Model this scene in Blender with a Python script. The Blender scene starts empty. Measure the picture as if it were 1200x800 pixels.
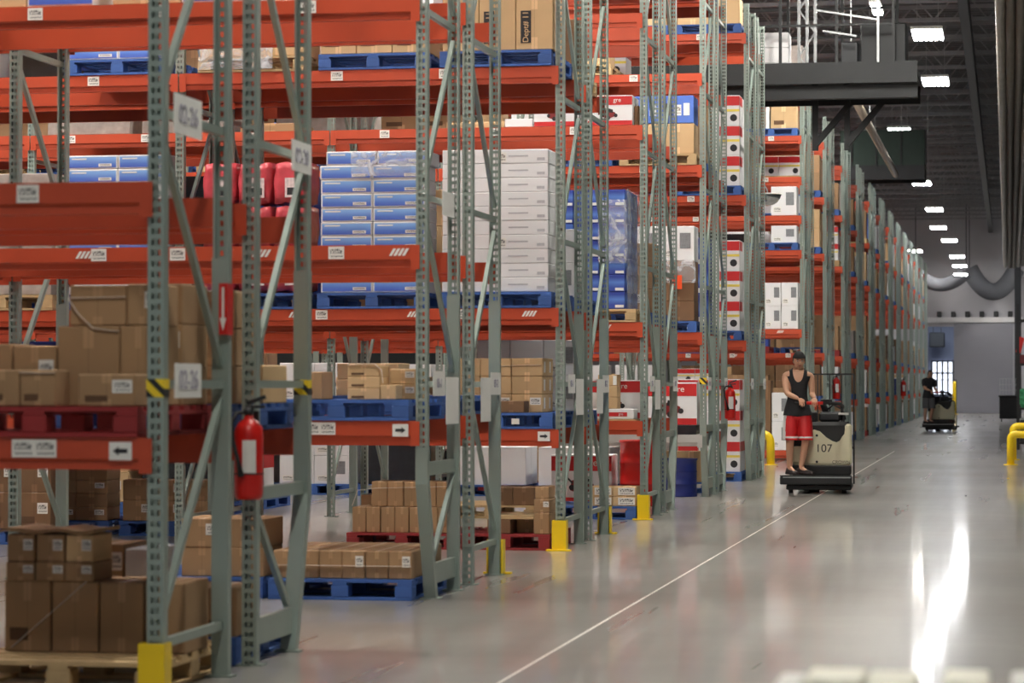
import bpy, bmesh, math, random
from mathutils import Vector, Matrix
R = math.radians
scene = bpy.context.scene
COL = scene.collection
rng = random.Random(7)
ORD = ("first second third fourth fifth sixth seventh eighth ninth tenth eleventh twelfth thirteenth fourteenth fifteenth sixteenth "
       "seventeenth eighteenth nineteenth twentieth twenty-first twenty-second twenty-third twenty-fourth twenty-fifth twenty-sixth "
       "twenty-seventh twenty-eighth twenty-ninth thirtieth thirty-first thirty-second thirty-third thirty-fourth thirty-fifth "
       "thirty-sixth thirty-seventh thirty-eighth thirty-ninth fortieth").split()

# ------------------------------------------------------------------ materials
def lin(c):
    return tuple((v/255/12.92 if v <= 10 else ((v/255+.055)/1.055)**2.4) for v in c) + (1.0,)
MATS = {}
def mat(name, rgb, rough=.6, metal=0.0, var=.06, nscale=6.0, bump=0.0, emit=None, estr=0.0, spec=.5, objvar=0.0):
    if name in MATS: return MATS[name]
    m = bpy.data.materials.new(name); m.use_nodes = True
    nt = m.node_tree; b = nt.nodes['Principled BSDF']
    b.inputs['Roughness'].default_value = rough; b.inputs['Metallic'].default_value = metal
    b.inputs['Specular IOR Level'].default_value = spec
    c = lin(rgb)
    if var or objvar:
        tc = nt.nodes.new('ShaderNodeTexCoord')
        no = nt.nodes.new('ShaderNodeTexNoise'); no.inputs['Scale'].default_value = nscale; no.inputs['Detail'].default_value = 5
        nt.links.new(tc.outputs['Object'], no.inputs['Vector'])
        hs = nt.nodes.new('ShaderNodeHueSaturation'); hs.inputs['Color'].default_value = c
        mr = nt.nodes.new('ShaderNodeMapRange')
        mr.inputs['To Min'].default_value = 1-var*2; mr.inputs['To Max'].default_value = 1+var*2
        nt.links.new(no.outputs['Fac'], mr.inputs['Value'])
        val = mr.outputs['Result']
        if objvar:
            oi = nt.nodes.new('ShaderNodeObjectInfo')
            m2 = nt.nodes.new('ShaderNodeMapRange'); m2.inputs['To Min'].default_value = 1-objvar; m2.inputs['To Max'].default_value = 1+objvar
            nt.links.new(oi.outputs['Random'], m2.inputs['Value'])
            mu = nt.nodes.new('ShaderNodeMath'); mu.operation = 'MULTIPLY'
            nt.links.new(val, mu.inputs[0]); nt.links.new(m2.outputs['Result'], mu.inputs[1]); val = mu.outputs[0]
        nt.links.new(val, hs.inputs['Value'])
        nt.links.new(hs.outputs['Color'], b.inputs['Base Color'])
        if bump:
            bp = nt.nodes.new('ShaderNodeBump'); bp.inputs['Strength'].default_value = bump; bp.inputs['Distance'].default_value = .01
            nt.links.new(no.outputs['Fac'], bp.inputs['Height']); nt.links.new(bp.outputs['Normal'], b.inputs['Normal'])
    else:
        b.inputs['Base Color'].default_value = c
    if emit:
        b.inputs['Emission Color'].default_value = lin(emit); b.inputs['Emission Strength'].default_value = estr
    MATS[name] = m
    return m
def N(m, t): return m.node_tree.nodes.new(t)

M_GREEN = mat('rack_green_paint', (146, 160, 152), .36, .3, .08, 3)
M_ORANGE = mat('rack_orange_paint', (180, 68, 37), .45, 0, .07, 2.5)
M_GREYBAR = mat('grey_beam_paint', (190, 190, 186), .4, .2)
M_YELLOW = mat('yellow_paint', (240, 205, 20), .4, 0, .04)
M_RED = mat('red_paint', (196, 26, 20), .35, 0, .04)
M_BLACK = mat('black_rubber', (24, 25, 27), .6, 0, .05)
M_DKMETAL = mat('dark_steel', (48, 50, 53), .5, .3, .08)
M_STEEL = mat('galvanised_steel', (165, 168, 170), .35, .7, .06)
M_WHITE = mat('white_paper', (226, 226, 222), .7, 0, .02)
M_INK = mat('black_ink', (34, 34, 38), .7, 0, .03)
M_BEIGE = mat('truck_beige', (214, 208, 178), .4, 0, .03)
M_SKIN = mat('skin', (205, 158, 130), .55, 0, .04, 9)
M_PBLUE = mat('pallet_blue', (54, 90, 156), .7, 0, .14, 7, .1, objvar=.15)
M_PRED = mat('pallet_red', (138, 36, 38), .7, 0, .14, 7, .1, objvar=.12)
M_PWOOD = mat('pallet_wood', (186, 158, 116), .8, 0, .16, 8, .1, objvar=.12)
M_PAPERTAPE = mat('clear_tape', (214, 200, 178), .3, 0, .05)

def cardboard(name, rgb, objvar=.1):
    m = mat(name, rgb, .82, 0, .05, 4.5, .04, objvar=objvar)
    nt = m.node_tree; b = nt.nodes['Principled BSDF']
    src = b.inputs['Base Color'].links[0].from_socket
    tc = N(m, 'ShaderNodeTexCoord'); sx = N(m, 'ShaderNodeSeparateXYZ')
    nt.links.new(tc.outputs['Generated'], sx.inputs[0])
    def op(o, a, bb):
        n = N(m, 'ShaderNodeMath'); n.operation = o
        for i, v in enumerate((a, bb)):
            if isinstance(v, (int, float)): n.inputs[i].default_value = v
            else: nt.links.new(v, n.inputs[i])
        return n.outputs[0]
    d = op('ABSOLUTE', op('SUBTRACT', sx.outputs['X'], .5), 0)
    tape = op('MULTIPLY', op('LESS_THAN', d, .085), op('MAXIMUM', op('GREATER_THAN', sx.outputs['Z'], .72), op('LESS_THAN', sx.outputs['Z'], .22)))
    seam = op('MULTIPLY', op('LESS_THAN', d, .006), op('GREATER_THAN', sx.outputs['Z'], .0))
    mx = N(m, 'ShaderNodeMix'); mx.data_type = 'RGBA'; mx.inputs['B'].default_value = lin(tuple(min(255, int(v*1.13)) for v in rgb))
    nt.links.new(tape, mx.inputs['Factor']); nt.links.new(src, mx.inputs['A'])
    m3 = N(m, 'ShaderNodeMix'); m3.data_type = 'RGBA'; m3.inputs['B'].default_value = lin(tuple(int(v*.6) for v in rgb))
    sf = op('MULTIPLY', seam, .5)
    nt.links.new(sf, m3.inputs['Factor']); nt.links.new(mx.outputs['Result'], m3.inputs['A'])
    nt.links.new(m3.outputs['Result'], b.inputs['Base Color'])
    r = op('SUBTRACT', .82, op('MULTIPLY', tape, .45)); nt.links.new(r, b.inputs['Roughness'])
    return m
M_BROWN = cardboard('cardboard_brown', (158, 126, 92))
M_DARKB = cardboard('cardboard_dark', (118, 88, 62))
M_TAN = cardboard('cardboard_tan', (198, 166, 124))
M_WCARD = mat('white_carton', (222, 222, 224), .6, 0, .02, 4, objvar=.04)
M_GREYWRAP = mat('grey_wrapped_goods', (150, 140, 134), .35, 0, .25, 9, .3, objvar=.2)
M_BLACKWRAP = mat('black_film', (36, 38, 42), .22, 0, .3, 9, .5)
M_REDCARD = mat('red_print', (188, 32, 34), .5, 0, .03)
M_YELPRINT = mat('yellow_print', (226, 206, 90), .5, 0, .03)
M_PALEPRINT = mat('pale_print', (176, 176, 182), .6, 0, .1, 40)
M_GREYPRINT = mat('grey_print', (120, 122, 126), .6, 0, .2, 40)
M_BAGRED = mat('red_plastic_bag', (200, 78, 88), .25, 0, .22, 7, .5)

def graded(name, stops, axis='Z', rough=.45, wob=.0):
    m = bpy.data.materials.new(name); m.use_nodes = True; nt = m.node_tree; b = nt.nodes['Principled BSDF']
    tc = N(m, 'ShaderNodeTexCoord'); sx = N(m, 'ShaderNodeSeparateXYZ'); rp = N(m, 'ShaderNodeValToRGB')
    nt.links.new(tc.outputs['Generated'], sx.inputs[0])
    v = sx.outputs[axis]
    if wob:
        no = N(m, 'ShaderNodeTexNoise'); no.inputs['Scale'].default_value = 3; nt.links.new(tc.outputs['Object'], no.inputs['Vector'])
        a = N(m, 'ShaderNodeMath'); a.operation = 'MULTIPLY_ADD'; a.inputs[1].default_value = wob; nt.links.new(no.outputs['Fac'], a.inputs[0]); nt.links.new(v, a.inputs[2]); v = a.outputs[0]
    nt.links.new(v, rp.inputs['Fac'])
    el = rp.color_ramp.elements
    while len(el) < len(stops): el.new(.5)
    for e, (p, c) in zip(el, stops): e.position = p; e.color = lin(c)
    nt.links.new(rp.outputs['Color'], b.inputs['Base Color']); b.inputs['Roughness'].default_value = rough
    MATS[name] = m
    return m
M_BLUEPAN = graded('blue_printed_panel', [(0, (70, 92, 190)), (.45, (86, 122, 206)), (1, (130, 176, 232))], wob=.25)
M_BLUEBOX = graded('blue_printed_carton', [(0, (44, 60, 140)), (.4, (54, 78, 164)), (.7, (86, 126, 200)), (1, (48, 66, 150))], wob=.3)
M_BLUECRATE = mat('blue_printed_case', (76, 112, 196), .5, 0, .1, 5)

def code_mat():
    m = bpy.data.materials.new('printed_code'); m.use_nodes = True; nt = m.node_tree; b = nt.nodes['Principled BSDF']
    tc = N(m, 'ShaderNodeTexCoord'); sx = N(m, 'ShaderNodeSeparateXYZ'); nt.links.new(tc.outputs['Generated'], sx.inputs[0])
    def op(o, a, bb):
        n = N(m, 'ShaderNodeMath'); n.operation = o
        for i, v in enumerate((a, bb)):
            if isinstance(v, (int, float)): n.inputs[i].default_value = v
            else: nt.links.new(v, n.inputs[i])
        return n.outputs[0]
    no = N(m, 'ShaderNodeTexNoise'); no.noise_dimensions = '2D'; no.inputs['Scale'].default_value = 9; no.inputs['Detail'].default_value = 1
    cb = N(m, 'ShaderNodeCombineXYZ'); nt.links.new(op('MULTIPLY', sx.outputs['X'], 3.2), cb.inputs[0]); nt.links.new(op('MULTIPLY', sx.outputs['Z'], .5), cb.inputs[1])
    nt.links.new(cb.outputs[0], no.inputs['Vector'])
    bars = op('GREATER_THAN', no.outputs['Fac'], .5)
    inx = op('LESS_THAN', op('ABSOLUTE', op('SUBTRACT', sx.outputs['X'], .5), 0), .4)
    z1 = op('LESS_THAN', op('ABSOLUTE', op('SUBTRACT', sx.outputs['Z'], .62), 0), .2)
    z2 = op('LESS_THAN', op('ABSOLUTE', op('SUBTRACT', sx.outputs['Z'], .22), 0), .07)
    f = op('MULTIPLY', op('MULTIPLY', bars, inx), op('MAXIMUM', z1, z2))
    mx = N(m, 'ShaderNodeMix'); mx.data_type = 'RGBA'; mx.inputs['A'].default_value = lin((226, 224, 218)); mx.inputs['B'].default_value = lin((50, 50, 54))
    nt.links.new(f, mx.inputs['Factor']); nt.links.new(mx.outputs['Result'], b.inputs['Base Color']); b.inputs['Roughness'].default_value = .5
    return m
M_CODE = code_mat()

def film_mat():
    m = bpy.data.materials.new('stretch_film'); m.use_nodes = True; nt = m.node_tree
    out = nt.nodes['Material Output']; nt.nodes.remove(nt.nodes['Principled BSDF'])
    tr = N(m, 'ShaderNodeBsdfTransparent'); gl = N(m, 'ShaderNodeBsdfPrincipled'); gl.inputs['Base Color'].default_value = lin((235, 238, 245)); gl.inputs['Roughness'].default_value = .18
    tc = N(m, 'ShaderNodeTexCoord'); no = N(m, 'ShaderNodeTexNoise'); no.inputs['Scale'].default_value = 5; no.inputs['Detail'].default_value = 6; no.inputs['Distortion'].default_value = 2
    nt.links.new(tc.outputs['Object'], no.inputs['Vector'])
    rp = N(m, 'ShaderNodeValToRGB'); rp.color_ramp.elements[0].position = .45; rp.color_ramp.elements[0].color = (.12, .12, .12, 1); rp.color_ramp.elements[1].position = .75; rp.color_ramp.elements[1].color = (.6, .6, .6, 1)
    nt.links.new(no.outputs['Fac'], rp.inputs['Fac'])
    bp = N(m, 'ShaderNodeBump'); bp.inputs['Strength'].default_value = .8; bp.inputs['Distance'].default_value = .02
    nt.links.new(no.outputs['Fac'], bp.inputs['Height']); nt.links.new(bp.outputs['Normal'], gl.inputs['Normal'])
    mx = N(m, 'ShaderNodeMixShader'); nt.links.new(rp.outputs['Color'], mx.inputs[0]); nt.links.new(tr.outputs[0], mx.inputs[1]); nt.links.new(gl.outputs[0], mx.inputs[2])
    nt.links.new(mx.outputs[0], out.inputs['Surface'])
    return m
M_FILM = film_mat()

def stripes_mat():
    m = bpy.data.materials.new('hazard_stripes'); m.use_nodes = True; nt = m.node_tree; b = nt.nodes['Principled BSDF']
    tc = N(m, 'ShaderNodeTexCoord'); sx = N(m, 'ShaderNodeSeparateXYZ'); nt.links.new(tc.outputs['Generated'], sx.inputs[0])
    a = N(m, 'ShaderNodeMath'); a.operation = 'ADD'; nt.links.new(sx.outputs['X'], a.inputs[0]); nt.links.new(sx.outputs['Z'], a.inputs[1])
    f = N(m, 'ShaderNodeMath'); f.operation = 'MODULO'; f.inputs[1].default_value = 1.0; nt.links.new(a.outputs[0], f.inputs[0])
    g = N(m, 'ShaderNodeMath'); g.operation = 'LESS_THAN'; g.inputs[1].default_value = .45; nt.links.new(f.outputs[0], g.inputs[0])
    mx = N(m, 'ShaderNodeMix'); mx.data_type = 'RGBA'; mx.inputs['A'].default_value = lin((236, 206, 40)); mx.inputs['B'].default_value = lin((30, 30, 30))
    nt.links.new(g.outputs[0], mx.inputs['Factor']); nt.links.new(mx.outputs['Result'], b.inputs['Base Color'])
    return m
M_HAZ = stripes_mat()

# ------------------------------------------------------------------ mesh helpers
def bm_box(bm, x0, x1, y0, y1, z0, z1, bev=0.0):
    g = bmesh.ops.create_cube(bm, size=1.0)
    vs = g['verts']
    for v in vs:
        v.co = Vector((x0+(v.co.x+.5)*(x1-x0), y0+(v.co.y+.5)*(y1-y0), z0+(v.co.z+.5)*(z1-z0)))
    if bev > 0:
        es = list({e for v in vs for e in v.link_edges})
        bmesh.ops.bevel(bm, geom=es, offset=bev, segments=1, affect='EDGES')
def bm_bar(bm, a, b, w, h):
    """rectangular bar from a to b, w across (world X where it can), h the other way"""
    a, b = Vector(a), Vector(b); d = (b-a); L = d.length; d.normalize()
    up = Vector((1, 0, 0)) if abs(d.x) < .9 else Vector((0, 0, 1))
    s = d.cross(up).normalized(); u = s.cross(d).normalized()
    vs = []
    for p in (a, b):
        for i, j in ((-1, -1), (1, -1), (1, 1), (-1, 1)):
            vs.append(bm.verts.new(p+u*(i*w/2)+s*(j*h/2)))
    for q in ((0, 1, 2, 3), (7, 6, 5, 4), (0, 4, 5, 1), (1, 5, 6, 2), (2, 6, 7, 3), (3, 7, 4, 0)):
        bm.faces.new([vs[i] for i in q])
def bm_tube(bm, pts, r, seg=12, cap=True):
    pts = [Vector(p) for p in pts]; rings = []
    ref = None
    for i, p in enumerate(pts):
        t = (pts[min(i+1, len(pts)-1)]-pts[max(i-1, 0)]).normalized()
        if ref is None: ref = Vector((0, 0, 1)) if abs(t.z) < .9 else Vector((1, 0, 0))
        s = t.cross(ref).normalized(); ref = s.cross(t).normalized()
        rr = r[i] if isinstance(r, (list, tuple)) else r
        rings.append([bm.verts.new(p+s*math.cos(2*math.pi*k/seg)*rr+ref*math.sin(2*math.pi*k/seg)*rr) for k in range(seg)])
    for a, b in zip(rings, rings[1:]):
        for k in range(seg):
            f = bm.faces.new((a[k], a[(k+1) % seg], b[(k+1) % seg], b[k])); f.smooth = True
    if cap:
        bm.faces.new(rings[0][::-1]); bm.faces.new(rings[-1])
def bm_lathe(bm, prof, seg=24, c=(0, 0, 0)):
    rings = []
    for r, z in prof:
        rings.append([bm.verts.new((c[0]+math.cos(2*math.pi*k/seg)*r, c[1]+math.sin(2*math.pi*k/seg)*r, c[2]+z)) for k in range(seg)])
    for a, b in zip(rings, rings[1:]):
        for k in range(seg):
            f = bm.faces.new((a[k], a[(k+1) % seg], b[(k+1) % seg], b[k])); f.smooth = True
    bm.faces.new(rings[0][::-1]); bm.faces.new(rings[-1])
def bm_prism(bm, poly, y0, y1):
    """poly in (x, z), extruded along y"""
    a = [bm.verts.new((x, y0, z)) for x, z in poly]; b = [bm.verts.new((x, y1, z)) for x, z in poly]
    n = len(poly)
    bm.faces.new(a); bm.faces.new(b[::-1])
    for i in range(n): bm.faces.new((a[i], b[i], b[(i+1) % n], a[(i+1) % n]))
def bm_prism_x(bm, poly, x0, x1):
    a = [bm.verts.new((x0, y, z)) for y, z in poly]; b = [bm.verts.new((x1, y, z)) for y, z in poly]
    n = len(poly)
    bm.faces.new(a); bm.faces.new(b[::-1])
    for i in range(n): bm.faces.new((a[i], b[i], b[(i+1) % n], a[(i+1) % n]))
def to_mesh(name, bm, m, recalc=True):
    if recalc: bmesh.ops.recalc_face_normals(bm, faces=bm.faces)
    me = bpy.data.meshes.new(name); bm.to_mesh(me); bm.free()
    if m is not None: me.materials.append(m)
    return me
def obj(name, me, parent=None, loc=(0, 0, 0), rot=None):
    o = bpy.data.objects.new(name, me); COL.objects.link(o)
    o.location = loc
    if rot: o.rotation_euler = rot
    if parent is not None: o.parent = parent
    return o
def build(name, fn, m, parent=None, loc=(0, 0, 0), rot=None):
    bm = bmesh.new(); fn(bm)
    return obj(name, to_mesh(name, bm, m), parent, loc, rot)
def boxm(name, dims, m, parent=None, loc=(0, 0, 0), rot=None, bev=0.0):
    return build(name, lambda b: bm_box(b, *dims, bev=bev), m, parent, loc, rot)
def tag(o, label=None, cat=None, group=None, kind=None):
    if label: o['label'] = label
    if cat: o['category'] = cat
    if group: o['group'] = group
    if kind: o['kind'] = kind
    return o
def thing(name, label, cat, loc=(0, 0, 0), rot=None, group=None):
    o = obj(name, None, None, loc, rot); o.empty_display_size = .1
    return tag(o, label, cat, group)
TXT = {}
def text(name, s, size, m, parent, loc, rot, ext=.0015):
    if parent is None: return None
    key = (s, round(size, 4), m.name)
    if key in TXT: return obj(name, TXT[key], parent, loc, rot)
    cu = bpy.data.curves.new(name, 'FONT'); cu.body = s; cu.size = size; cu.align_x = 'CENTER'; cu.align_y = 'CENTER'; cu.extrude = ext
    tmp = bpy.data.objects.new('tmp', cu); COL.objects.link(tmp); bpy.context.view_layer.update()
    me = bpy.data.meshes.new_from_object(tmp.evaluated_get(bpy.context.evaluated_depsgraph_get())); bpy.data.objects.remove(tmp)
    me.name = name; me.materials.clear(); me.materials.append(m); TXT[key] = me
    return obj(name, me, parent, loc, rot)
CACHE = {}
def cached(key, fn, m):
    if key not in CACHE:
        bm = bmesh.new(); fn(bm); CACHE[key] = to_mesh(key if isinstance(key, str) else str(key[0]), bm, m)
    return CACHE[key]

# ------------------------------------------------------------------ camera
F = 3150.0; VX, VY = 1182.0, 451.0; CAMZ = 1.48
PSI = math.atan((VX-600)/F); CS, SN = math.cos(PSI), math.sin(PSI)
cam = bpy.data.cameras.new('camera'); camo = bpy.data.objects.new('camera', cam); COL.objects.link(camo)
cam.sensor_width = 36; cam.lens = F*36/1200; cam.clip_end = 400
camo.location = (0, 0, CAMZ); camo.rotation_euler = (R(90)+math.atan((VY-400)*CS/F), 0, PSI)
cam.dof.use_dof = True; cam.dof.focus_distance = 33.0; cam.dof.aperture_fstop = 3.6
scene.camera = camo
def px2x(px, Y):
    """x of the point that stands at distance Y along the aisle and shows at column px"""
    k = (VX-px)*CS/F
    return -k*Y*CS/(1-k*SN)
def scale(X, Y): return F/(Y*CS-X*SN)

# ------------------------------------------------------------------ the setting
def floor_mat():
    m = bpy.data.materials.new('polished_concrete'); m.use_nodes = True; nt = m.node_tree; b = nt.nodes['Principled BSDF']
    tc = N(m, 'ShaderNodeTexCoord')
    def noise(sc, det, dist=0, stretch=None):
        n = N(m, 'ShaderNodeTexNoise'); n.inputs['Scale'].default_value = sc; n.inputs['Detail'].default_value = det; n.inputs['Distortion'].default_value = dist
        if stretch:
            mp = N(m, 'ShaderNodeMapping'); mp.inputs['Scale'].default_value = stretch; nt.links.new(tc.outputs['Object'], mp.inputs[0]); nt.links.new(mp.outputs[0], n.inputs['Vector'])
        else: nt.links.new(tc.outputs['Object'], n.inputs['Vector'])
        return n.outputs['Fac']
    n1 = noise(.4, 3); n2 = noise(3.0, 7); n3 = noise(1.3, 3, 0, (2.2, .10, 1))
    rp = N(m, 'ShaderNodeValToRGB'); e = rp.color_ramp.elements
    e[0].position = .3; e[0].color = lin((134, 131, 126)); e[1].position = .72; e[1].color = lin((164, 161, 156))
    nt.links.new(n1, rp.inputs['Fac'])
    r2 = N(m, 'ShaderNodeValToRGB'); e = r2.color_ramp.elements
    e[0].position = .42; e[0].color = (1, 1, 1, 1); e[1].position = .7; e[1].color = (1.0, .94, .91, 1)
    nt.links.new(noise(.35, 2), r2.inputs['Fac'])
    mx = N(m, 'ShaderNodeMix'); mx.data_type = 'RGBA'; mx.blend_type = 'MULTIPLY'; mx.inputs['Factor'].default_value = 1
    nt.links.new(rp.outputs['Color'], mx.inputs['A']); nt.links.new(r2.outputs['Color'], mx.inputs['B'])
    m2 = N(m, 'ShaderNodeMix'); m2.data_type = 'RGBA'; m2.blend_type = 'OVERLAY'; m2.inputs['Factor'].default_value = .10
    nt.links.new(mx.outputs['Result'], m2.inputs['A']); nt.links.new(n2, m2.inputs['B'])
    m3 = N(m, 'ShaderNodeMix'); m3.data_type = 'RGBA'; m3.blend_type = 'OVERLAY'; m3.inputs['Factor'].default_value = .12
    nt.links.new(m2.outputs['Result'], m3.inputs['A']); nt.links.new(n3, m3.inputs['B'])
    nt.links.new(m3.outputs['Result'], b.inputs['Base Color'])
    mr = N(m, 'ShaderNodeMapRange'); mr.inputs['From Min'].default_value = .3; mr.inputs['From Max'].default_value = .7; mr.inputs['To Min'].default_value = .26; mr.inputs['To Max'].default_value = .36
    nt.links.new(n3, mr.inputs['Value']); nt.links.new(mr.outputs['Result'], b.inputs['Roughness'])
    b.inputs['Specular IOR Level'].default_value = .45
    b.inputs['Coat Weight'].default_value = .65; b.inputs['Coat Roughness'].default_value = .07; b.inputs['Coat IOR'].default_value = 1.45
    return m
WL, WR, YB, YE, ZC = -24.0, 5.0, -4.0, 140.0, 10.6
tag(boxm('floor', (WL, WR, YB, YE+14, -.2, 0), floor_mat()), kind='structure')
M_JOINT = mat('joint_filler', (226, 222, 214), .5, 0, .12, 2)
tag(boxm('trim_floor_joint', (-2.497, -2.484, YB, 60, 0.0, .0012), M_JOINT), kind='structure')
M_LSLAB = mat('pale_slab_edge', (186, 184, 176), .35, 0, .08, 3)
M_DECK = mat('ceiling_deck', (116, 118, 122), .7, .1, .1, 2)
M_WALLP = mat('wall_panel', (176, 176, 184), .7, 0, .05, 1.2)
M_DKWALL = mat('dark_wall', (44, 47, 48), .8, 0, .08, 1)
def deck(b):
    x0, x1 = WL, WR
    n = int((YE-YB)/.45)
    prof = []
    for i in range(n):
        y = YB+i*.45
        prof += [(y, 0), (y+.2, 0), (y+.26, .08), (y+.39, .08)]
    a = [b.verts.new((x0, y, ZC+z)) for y, z in prof]; c = [b.verts.new((x1, y, ZC+z)) for y, z in prof]
    for i in range(len(prof)-1): b.faces.new((a[i], a[i+1], c[i+1], c[i]))
tag(build('ceiling', deck, M_DECK), kind='structure')
tag(boxm('wall_left', (WL-.2, WL, YB, YE, 0, ZC), M_DKWALL), kind='structure')
tag(boxm('wall_right', (WR, WR+.2, YB, YE, 0, ZC), M_DKWALL), kind='structure')
# end wall with its sliding-door opening
XO0, XO1, XD1, ZD = px2x(1087, YE), px2x(1118, YE), px2x(1187, YE), 4.6
def endwall(b):
    bm_box(b, WL, XO0, YE, YE+.3, 0, ZC); bm_box(b, XO0, XO1, YE, YE+.3, ZD-.15, ZC); bm_box(b, XO1, WR, YE, YE+.3, 0, ZC)
tag(build('wall_end', endwall, M_WALLP), kind='structure')
d = thing('door_1', None, None); tag(d, kind='structure')
boxm('door_leaf', (XO1, XD1, YE-.18, YE-.06, .02, ZD), mat('grey_door', (134, 134, 144), .5, 0, .04, .8), d)
boxm('door_track', (XO0-1.2, XD1+.5, YE-.24, YE-.03, ZD+.05, ZD+.32), mat('door_track_white', (212, 212, 216), .5), d)
for k in range(6):
    x = XO0+.6+k*(XD1-XO0)/6
    build('track_bracket', lambda b: bm_box(b, x-.12, x+.12, YE-.3, YE-.02, ZD+.32, ZD+.62, .03), M_DKMETAL, d)
# the lit room seen through the opening
def backroom(b):
    bm_box(b, XO0-2, XO1+3, YE+10, YE+10.2, 0, 6)
    bm_box(b, XO0-2.2, XO0-2, YE+.3, YE+10, 0, 6); bm_box(b, XO1+3, XO1+3.2, YE+.3, YE+10, 0, 6)
    bm_box(b, XO0-2.2, XO1+3.2, YE+.3, YE+10.2, 6, 6.2)
tag(build('wall_back_room', backroom, mat('blue_grey_wall', (112, 117, 134), .6, 0, .05, .7)), kind='structure')
wx0, wx1 = px2x(1092, YE+9.9), px2x(1117, YE+9.9)
w = thing('window_1', None, None); tag(w, kind='structure')
boxm('pane', (wx0, wx1, YE+9.86, YE+9.9, .9, 2.75), mat('daylit_glass', (235, 240, 250), .3, emit=(235, 242, 255), estr=1.6), w)
def mull(b):
    for k in range(5):
        x = wx0+k*(wx1-wx0)/4; bm_box(b, x-.05, x+.05, YE+9.8, YE+9.86, .85, 2.8)
    for z in (.9, 2.1, 2.75): bm_box(b, wx0, wx1, YE+9.8, YE+9.86, z-.04, z+.04)
build('window_frame', mull, M_DKMETAL, w)

xq0, xq1 = px2x(1089, YE+8), px2x(1107, YE+8)
t = thing('overhead_heater', 'dark box heater hanging in the room behind the doorway', 'heater', (0, YE+8, 0))
boxm('casing', (xq0, xq1, 0, 1.0, 3.5, 4.3), M_BLACK, t, bev=.05); build('hanger_rod', lambda b: [bm_bar(b, (x, .5, 4.3), (x, .5, 6.0), .04, .04) for x in (xq0+.2, xq1-.2)], M_DKMETAL, t)
# roof joists (bar trusses) and purlins
def joist_mesh():
    def f(b):
        x0, x1 = WL, WR
        bm_bar(b, (x0, 0, .0), (x1, 0, .0), .09, .09); bm_bar(b, (x0, 0, -.72), (x1, 0, -.72), .09, .09)
        n = 24
        for i in range(n):
            xa = x0+(x1-x0)*i/n; xb = x0+(x1-x0)*(i+.5)/n; xc = x0+(x1-x0)*(i+1)/n
            bm_bar(b, (xa, 0, -.0), (xb, 0, -.72), .035, .035); bm_bar(b, (xb, 0, -.72), (xc, 0, 0), .035, .035)
    return cached('roof_joist', f, mat('joist_paint', (150, 152, 156), .5, .3, .1))
for i, y in enumerate([4, 14, 24, 34]+[40+k*3.1 for k in range(32)]):
    o = obj('trim_roof_joist', joist_mesh(), None, (0, y, ZC-.12)); tag(o, kind='structure')
for x in (-7.6, -.9, 2.6):
    tag(boxm('trim_roof_girder', (x-.1, x+.1, YB, YE, ZC-1.35, ZC-.9), M_DKMETAL), kind='structure')

# ------------------------------------------------------------------ pallet racks
PW = .08; PD = .07; HP = .0508; XL0 = -3.97; BAY = 3.53; RH = 7.3
def post_bm(b, z0, z1, w=PW, lip=.033):
    """C-section upright, punched face towards -Y, x 0..w, y 0..PD"""
    hw, hh = .017, .028
    xs = [0, .018, .018+hw, w-.018-hw, w-.018, w]
    n = int((z1-z0)/HP)
    def q(*p): b.faces.new([b.verts.new(c) for c in p])
    zt = z0+n*HP
    for x0, x1, hole in zip(xs, xs[1:], (0, 1, 0, 1, 0)):
        if not hole:
            q((x0, 0, z0), (x1, 0, z0), (x1, 0, z1), (x0, 0, z1))
        else:
            for i in range(n):
                a = z0+i*HP+hh; c = z0+(i+1)*HP
                q((x0, 0, a), (x1, 0, a), (x1, 0, c), (x0, 0, c))
            if z1 > zt+.001: q((x0, 0, zt), (x1, 0, zt), (x1, 0, z1), (x0, 0, z1))
    q((0, 0, z0), (0, PD, z0), (0, PD, z1), (0, 0, z1)); q((w, 0, z0), (w, PD, z0), (w, PD, z1), (w, 0, z1))
    q((0, PD, z0), (lip, PD, z0), (lip, PD, z1), (0, PD, z1)); q((w-lip, PD, z0), (w, PD, z0), (w, PD, z1), (w-lip, PD, z1))
FD = 1.12
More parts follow.
